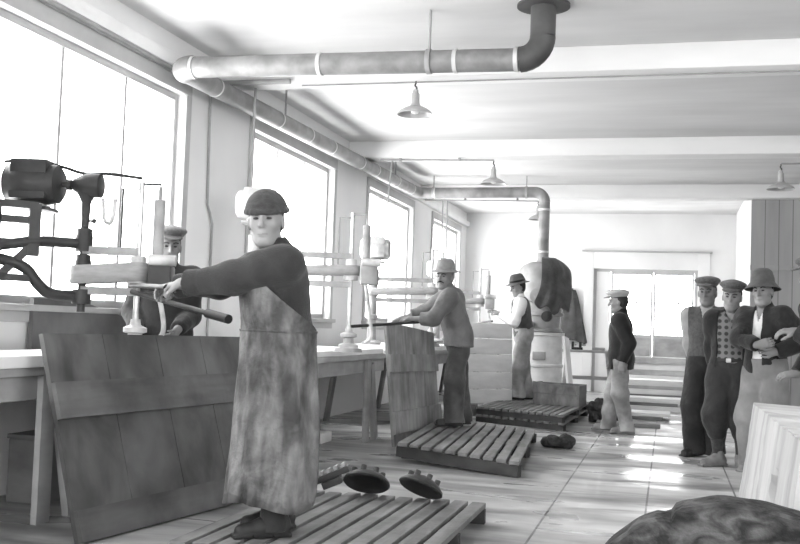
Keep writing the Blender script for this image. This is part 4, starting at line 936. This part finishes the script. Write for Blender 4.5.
    def shoes(s, m, shaft=.05):
        k = s.k
        for n in 'LR':
            a = s.an[n]; d = s.ff[n]; z0 = a.z-.085*k; F = s.F(min(s.h, .008), list(a-V(.28, .28, .14)), list(a+V(.28, .28, .25)))
            hl = a-d*.045*k; hl.z = z0+.045*k; md = a+d*.06*k; md.z = z0+.048*k; toe = a+d*.165*k; toe.z = z0+.034*k
            F.cone(hl, md, .043*k, .045*k, .02).cone(md, toe, .045*k, .038*k, .02).cone(a+V(0, 0, shaft), hl+V(0, 0, .01), .046*k, .043*k, .03).cone(a, md, .045*k, .04*k, .03)
            for q in (hl, md, toe): F.box(Vector((q.x, q.y, z0+.010)), (.048*k, .043*k, .010), (d, V(0, 0, 1).cross(d), V(0, 0, 1)), .012)
            F.cut((0, 0, z0), (0, 0, -1)); F.mesh('boot' if shaft > .08 else 'shoe', m, s.root, s.base, (.002, 60))
    def flat_cap(s, m, big=1., tilt=0):
        k = s.kh; f, l, u, c = s.hf, s.hl, s.hu, s.head; P = lambda a, b, d: c+(f*a+l*b+u*d)*k; A = (f, l, u)
        F = s.F(min(s.h, .007), list(c-V(.3, .3, .2)), list(c+V(.3, .3, .35)))
        F.ell(P(-.015, 0, .090), (.112*k, .090*k, .055*k), A, .02)
        F.ell(P(.0+tilt, 0, .118), (.132*k*big, .118*k*big, .040*k*big), A, .03)
        F.box(P(-.02, 0, .005), (.3, .3, .055*k), A, .012, True)
        F.ell(P(.106, 0, .074), (.066*k, .078*k, .011*k), ((f-u*.20).normalized(), l, (u+f*.20).normalized()), .012)
        F.ell(P(-.015, 0, .03), (.098*k, .078*k, .05*k), A, .01, True)
        F.mesh('flat_cap', m, s.root, s.base, (.003, 40))
    def knit_cap(s, m):
        k = s.kh; f, l, u, c = s.hf, s.hl, s.hu, s.head; P = lambda a, b, d: c+(f*a+l*b+u*d)*k
        g1 = (u*.98+f*.13).normalized(); f1 = l.cross(g1); A = (f1, l, g1)
        F = s.F(min(s.h, .006), list(c-V(.25, .25, .2)), list(c+V(.25, .25, .3)))
        F.ell(P(-.022, 0, .045), (.122*k, .102*k, .112*k), A, .02); F.cut(P(0, 0, .046), -g1)
        F2 = [P(-.020, 0, .052)+f1*math.cos(q)*.114*k+l*math.sin(q)*.093*k for q in [2*PI*i/24 for i in range(25)]]
        for a, b in zip(F2, F2[1:]): F.cone(a, b, .013*k, .013*k, .008)
        F.mesh('knit_cap', m, s.root, s.base, (.0015, 120))
    def brim_hat(s, m, rb=.15, crown=.115, droop=.02, rc=.098, dent=True, slope=.75, bandm=None, pitch=0):
        k = s.kh; f, l, u, c = s.hf, s.hl, s.hu, s.head
        u2 = (u+f*pitch).normalized(); f2 = l.cross(u2)
        b = rel(s.root, c+(u*.074-f*.012)*k); mb = MB(); hgt = crown*k; t = lambda z: z/crown
        mb.lathe(b, b+u2*hgt, [(rb*k*.99, t(-droop)), (rb*k, t(-droop+.004)), (rb*k*.82, t(-droop*.35)), (rc*k*1.06, t(.004)), (rc*k, t(.012)), (rc*k*.97, t(.045)), (rc*k*.90*slope+rc*.25*k*(1-slope), t(crown*.80)), (rc*k*.66*slope, t(crown*.98)), (rc*k*.30*slope, t(crown*(.86 if dent else 1.02))), (0, t(crown*(.82 if dent else 1.03)))], 40, False, 1.14, .97, f2)
        mb.lathe(b, b+u2*hgt, [(rb*k*.99, t(-droop)), (rc*k*.98, t(-.004)), (rc*k*.95, t(.03))], 40, False, 1.14, .97, f2)
        mb.build('brimmed_hat', m, s.root)
        if bandm: MB().lathe(b, b+u2*hgt, [(rc*k*1.025, t(.008)), (rc*k*1.015, t(.034))], 40, False, 1.14, .97, f2).build('hat_band', bandm, s.root)
    def belt(s, m, e=.028, z=.085):
        p = s.pel+s.sp*z; k = s.k; F = s.F(.006, list(p-V(.3, .3, .06)), list(p+V(.3, .3, .06)))
        F.ell(s.waist, (.108*k+e, .150*k+e, .2*k), (s.f, s.l, s.sp), .02).ell(s.pel+s.sp*.03, (.112*k+e, .160*k+e, .15*k), (s.f, s.l, s.sp), .05); F.cut(p+s.sp*.018, s.sp); F.cut(p-s.sp*.018, -s.sp)
        o = F.mesh('belt', m, s.root, s.base); bp = rel(s.root, p+s.f*(.112*k+e+.012)); MB().box(bp, (.012, .045, .038), Matrix((s.f, s.l, s.sp)).transposed(), .004).build('belt_buckle', steel_m, o)

UP = V(0, 0, 1)
# --- the man in the apron
A = Person('man in dark knitted cap and long stained apron gripping the nearest machine handle', (-1.92, 4.92, .12), 1.71, 222, (.085, .03), -4, (281, 2, 3),
           wrist={'L': at(181, 284, Y=4.70), 'R': at(170, 288, Y=5.02)}, pole={'L': V(.1, -.5, -1), 'R': V(0, .3, -1)},
           hand={'L': dict(dir=V(-.95, .25, -.10), palm=V(-.1, .35, -.95), curl=38), 'R': dict(dir=V(-.95, .1, -.15), palm=V(-.1, -.3, -.95), curl=38)},
           feet={'L': (.06, .10, -6), 'R': (-.04, -.10, -6)}, h=.0055, girth=.016, hk=1.12, headfwd=.055)
A.hair(); A.knit_cap(knit_m)
A.top('undershirt', lshirt_m, .006, .30, 'none', 0, collar=True)
A.top('sweater', wool_m, .026, .06, 'wrist', .006, .016, vneck=.15, cuffr=.010, h=.0065)
A.legs('trousers', trousd_m, .0, .012, wr=.004, waist=.04); A.shoes(leather_m, .14)
def apron(P):
    k = P.k; ap = P.root; o = P.base; f, l = P.f, P.l; mb = MB(); zs = [.16, .30, .45, .60, .75, .88, .98, 1.03, 1.06]
    rows = []
    for i, z in enumerate(zs):
        t = (z-.16)/(1.06-.16); c = o.lerp(P.pel, z/(.93*k)); c = Vector((c.x, c.y, o.z+z))
        rl = .270-.048*t; rf = .250-.045*t; row = []; ang = 122+10*math.sin(t*3); n = 56
        for j in range(n+1):
            q = R(-ang+2*ang*j/n); w = 1+(.045*(1-t)+.010)*math.sin(q*9+1.3*math.sin(q*2+3*t)+z*2)+.022*math.sin(q*17+z*9)*(1-t*.5)+.016*math.sin(q*5+z*15)+.012*math.sin(q*8-z*21)
            row.append((c+f*(math.cos(q)*rf*w+.02)+l*(math.sin(q)*rl*w))-o+UP*(.02*math.sin(q*3)*(1-t)))
        rows.append(row)
    # bib, narrowing towards the chest
    for (z, ang) in ((1.12, 95), (1.19, 72), (1.26, 50), (1.33, 33), (1.37, 26)):
        tt = (z-.93*k)/(.545*k); c = P.pel.lerp(P.neck, tt); fr = .205; row = []
        ff = f.lerp(P.cf, min(1, tt)).normalized(); ll = l.lerp(P.cl, min(1, tt)).normalized(); c = Vector((c.x, c.y, o.z+z))
        for j in range(57):
            q = R(-ang+2*ang*j/56); row.append(c+ff*(math.cos(q)*fr)+ll*(math.sin(q)*.235)-o)
        rows.append(row)
    vs = [[mb.bm.verts.new(p) for p in r] for r in rows]
    for a, b in zip(vs, vs[1:]):
        for j in range(56): mb.bm.faces.new((a[j], a[j+1], b[j+1], b[j]))
    ob = mb.build('apron', apron_m, ap, angle=180); sm = ob.modifiers.new('smooth', 'SUBSURF'); sm.levels = sm.render_levels = 1; so = ob.modifiers.new('thick', 'SOLIDIFY'); so.thickness = .006; so.offset = 1
    top_ = rows[-1]; nk = P.neck-o
    for sg, q in ((1, top_[52]), (-1, top_[4])): MB().tube([q-UP*.02, q.lerp(nk, .5)+P.cf*.055+UP*.02, nk+P.cl*sg*.07+UP*.0, nk-P.cf*.07+UP*.02], .012, 10, flat=.35, smooth=2).build('neck_strap', apron_m, ob)
    pk = [rows[7][j] for j in range(57)]
    MB().tube([p*1.0-(p-Vector((0, 0, p.z))).normalized()*.002 for p in pk], .010, 8, flat=.5).build('waist_string', apron_m, ob)
apron(A)

# --- the man with the moustache
B = Person('man with a moustache and brimmed hat reaching over the streaky upright panel', (-2.115, 10.45, .185), 1.665, 202, (.15, 0), -2, (252, 4, -2),
           wrist={'L': at(411, 319, Y=10.2), 'R': at(401, 319, Y=10.5)}, pole={'L': V(.2, -.5, -1), 'R': V(0, .4, -1)},
           hand={'L': dict(palm=V(0, .1, -1), curl=40), 'R': dict(palm=V(0, 0, -1), curl=40)}, feet={'L': (.05, .10, 0), 'R': (-.08, -.10, -8)}, h=.0075, skin=skind_m)
B.hair(greyhair_m, True); B.brim_hat(feltl_m, .155, .12, .02, .100, False, .85)
B.top('shirt', grey_m, .030, -.065, 'mid', .007, .006, vneck=.08, cuffr=.012); B.legs('overalls', overall_m, .022, .035, waist=.03); B.shoes(leather_m, .05)
# --- the man in shirt sleeves
C3 = Person('man in dark hat, white shirt and waistcoat working near the stove', (-2.02, 14.66, .201), 1.74, 195, (.08, 0), 0, (215, 14, 0),
            wrist={'L': at(500, 314, Y=14.45), 'R': at(497, 313, Y=14.75)}, pole={'L': V(.3, -.5, -1), 'R': V(.2, .4, -1)},
            hand={'L': dict(palm=V(0, .3, -1), curl=40), 'R': dict(palm=V(0, 0, -1), curl=40)}, feet={'L': (.08, .09, 0), 'R': (-.08, -.09, -6)}, h=.009)
C3.hair(); C3.brim_hat(felt_m, .152, .12, .018, .100, True, .85, jacket_m)
C3.top('shirt', white_m, .018, -.02, 'wrist', .006, .012); C3.top('waistcoat', overall_m, .027, -.05, 'none', .004, vneck=.2, collar=False); C3.legs('trousers', paletr_m, .03, .03, waist=.11); C3.shoes(leather_m)  # waistcoat cloth greyed in colour to imitate window flare
# --- the man in the pale cap
D4 = Person('man in pale cap and dark jacket standing sideways in the gangway', (-.54, 12.55, 0), 1.70, 172, (.02, 0), 8, (178, 4, 0),
            wrist={'L': at(622, 363, Y=12.35), 'R': (-.62, 12.75, .88)}, pole={'L': V(.8, .1, 0), 'R': V(.8, 0, 0)},
            hand={'L': dict(dir=V(-.05, 0, -1), palm=V(0, 1, 0), curl=30)}, feet={'L': (-.10, .05, 20), 'R': (.16, -.09, -5)}, h=.0085)
D4.hair(); D4.flat_cap(palecap_m, 1.06); D4.top('jacket', jacket_m, .034, -.13, 'wrist', .006, .006); D4.legs('trousers', paletr_m, .022, .022); D4.shoes(leatherp_m)
# --- the men on the right
E5 = Person('man in flat cap and plain grey pullover standing left in the group', (.385, 10.72, 0), 1.77, 258, (0, 0), 0, (256, 2, 0),
            wrist={'L': (.47, 10.90, .80), 'R': (.28, 10.88, .82)}, pole={'L': V(.6, .8, -.2), 'R': V(-.5, .8, -.2)}, feet={'L': (.02, .10, 12), 'R': (.08, -.09, -22)}, h=.0075, skin=skind_m)
E5.hair(); E5.flat_cap(tweed_m, 1.0); E5.top('shirt', lshirt_m, .016, 0, 'wrist', .006, .012); E5.top('pullover', sweater_m, .028, -.01, 'none', .005, vneck=.16, collar=False); E5.legs('trousers', trousd_m, .026, .03, waist=.06); E5.shoes(leather_m)
F6 = Person('man in dotted pullover, open jacket and baggy knee breeches', (.585, 10.0, 0), 1.70, 256, (.0, 0), 0, (258, 6, -4),
            wrist={'L': (.74, 10.16, .80), 'R': (.46, 10.18, .80)}, pole={'L': V(.6, .7, -.2), 'R': V(-.5, .7, -.2)}, feet={'L': (-.02, .09, 15), 'R': (.06, -.10, -38)}, h=.0075)
F6.hair(); F6.flat_cap(tweed_m, 1.02); F6.top('pullover', dot_m, .02, .06, 'none', .004, vneck=.09); F6.top('jacket', jacket_m, .034, -.06, 'wrist', .006, .006, openw=.115); F6.belt(leather_m); F6.legs('breeches', trousd_m, .026, .02, 'knee', waist=.10); F6.socks(knit_m); F6.shoes(leatherp_m)
G7 = Person('man in bell shaped felt hat and dark jacket beside the dotted pullover', (.86, 9.72, 0), 1.745, 238, (.04, 0), -4, (246, 0, 4),
            wrist={'R': at(757, 345, Y=9.35), 'L': at(776, 352, Y=9.45)}, pole={'R': V(-1, .3, -.6), 'L': V(1, -.3, -.8)}, hand={'R': dict(dir=V(.7, -.3, .2), palm=V(.2, 1, 0), curl=35), 'L': dict(dir=V(-.8, -.2, .1), palm=V(-.2, 1, 0), curl=35)}, h=.0075)
G7.hair(); G7.brim_hat(felt_m, .152, .130, .050, .102, False, .86, None, -.08); G7.top('shirt', white_m, .014, 0, 'none', .004, vneck=.12); G7.top('jacket', jacket_m, .036, -.04, 'wrist', .007, .008, openw=.045); G7.legs('work_trousers', workcoat_m, .036, .045, waist=.10); G7.shoes(leatherp_m)
H8 = Person('man in flat cap cut off by the right edge, reaching in a sleeve', (1.16, 8.15, 0), 1.80, 188, (.06, 0), 0, (196, 4, 0),
            wrist={'L': at(797, 332, Y=8.0), 'R': at(798, 374, Y=8.35)}, pole={'L': V(.5, -.6, -1), 'R': V(.5, .6, -1)}, hand={'L': dict(dir=V(-1, .05, .05), palm=V(0, .4, -1), curl=30), 'R': dict(dir=V(-1, 0, -.1), palm=V(0, .6, -1), curl=25)}, h=.0075)
H8.hair(); H8.flat_cap(tweed_m, 1.02); H8.top('jacket', jacket_m, .036, -.13, 'wrist', .007, .008); H8.legs('trousers', trousd_m, .026, .03); H8.shoes(leather_m)
I9 = Person('man in pale flat cap half hidden behind the nearest machine spindle', (-3.70, 6.98, .12), 1.74, 300, (.02, 0), 0, (305, 6, 0),
            wrist={'L': (-3.50, 6.8, 1.12), 'R': (-3.80, 6.72, 1.10)}, h=.0085, skin=skind_m)
I9.hair(); I9.flat_cap(tweed_m, 1.0); I9.top('jacket', jacket_m, .03, -.10, 'wrist', .006); I9.legs('trousers', trousd_m); I9.shoes(leather_m)
fb = MB().bx(-.3, .3, -.24, .24, 0, .12, .01).build('foot_board', benchd_m); fb.location = (-3.70, 6.98, 0); tag(fb, 'low dark foot board under the man half hidden behind the nearest machine', 'board')
# ------------------------------------------------------------------ daylight
w = bpy.data.worlds.new('overcast_sky'); scene.world = w; w.use_nodes = True
bg = w.node_tree.nodes['Background']; bg.inputs[0].default_value = (1, 1, 1, 1); bg.inputs[1].default_value = 5.0
scene.view_settings.view_transform = 'Standard'; scene.view_settings.look = 'None'; scene.view_settings.gamma = 1; scene.view_settings.exposure = 1.7
scene.cycles.diffuse_bounces = 6; scene.cycles.max_bounces = 10; scene.cycles.caustics_reflective = False; scene.cycles.caustics_refractive = False
scene.cycles.use_denoising = True
bpy.context.view_layer.update()
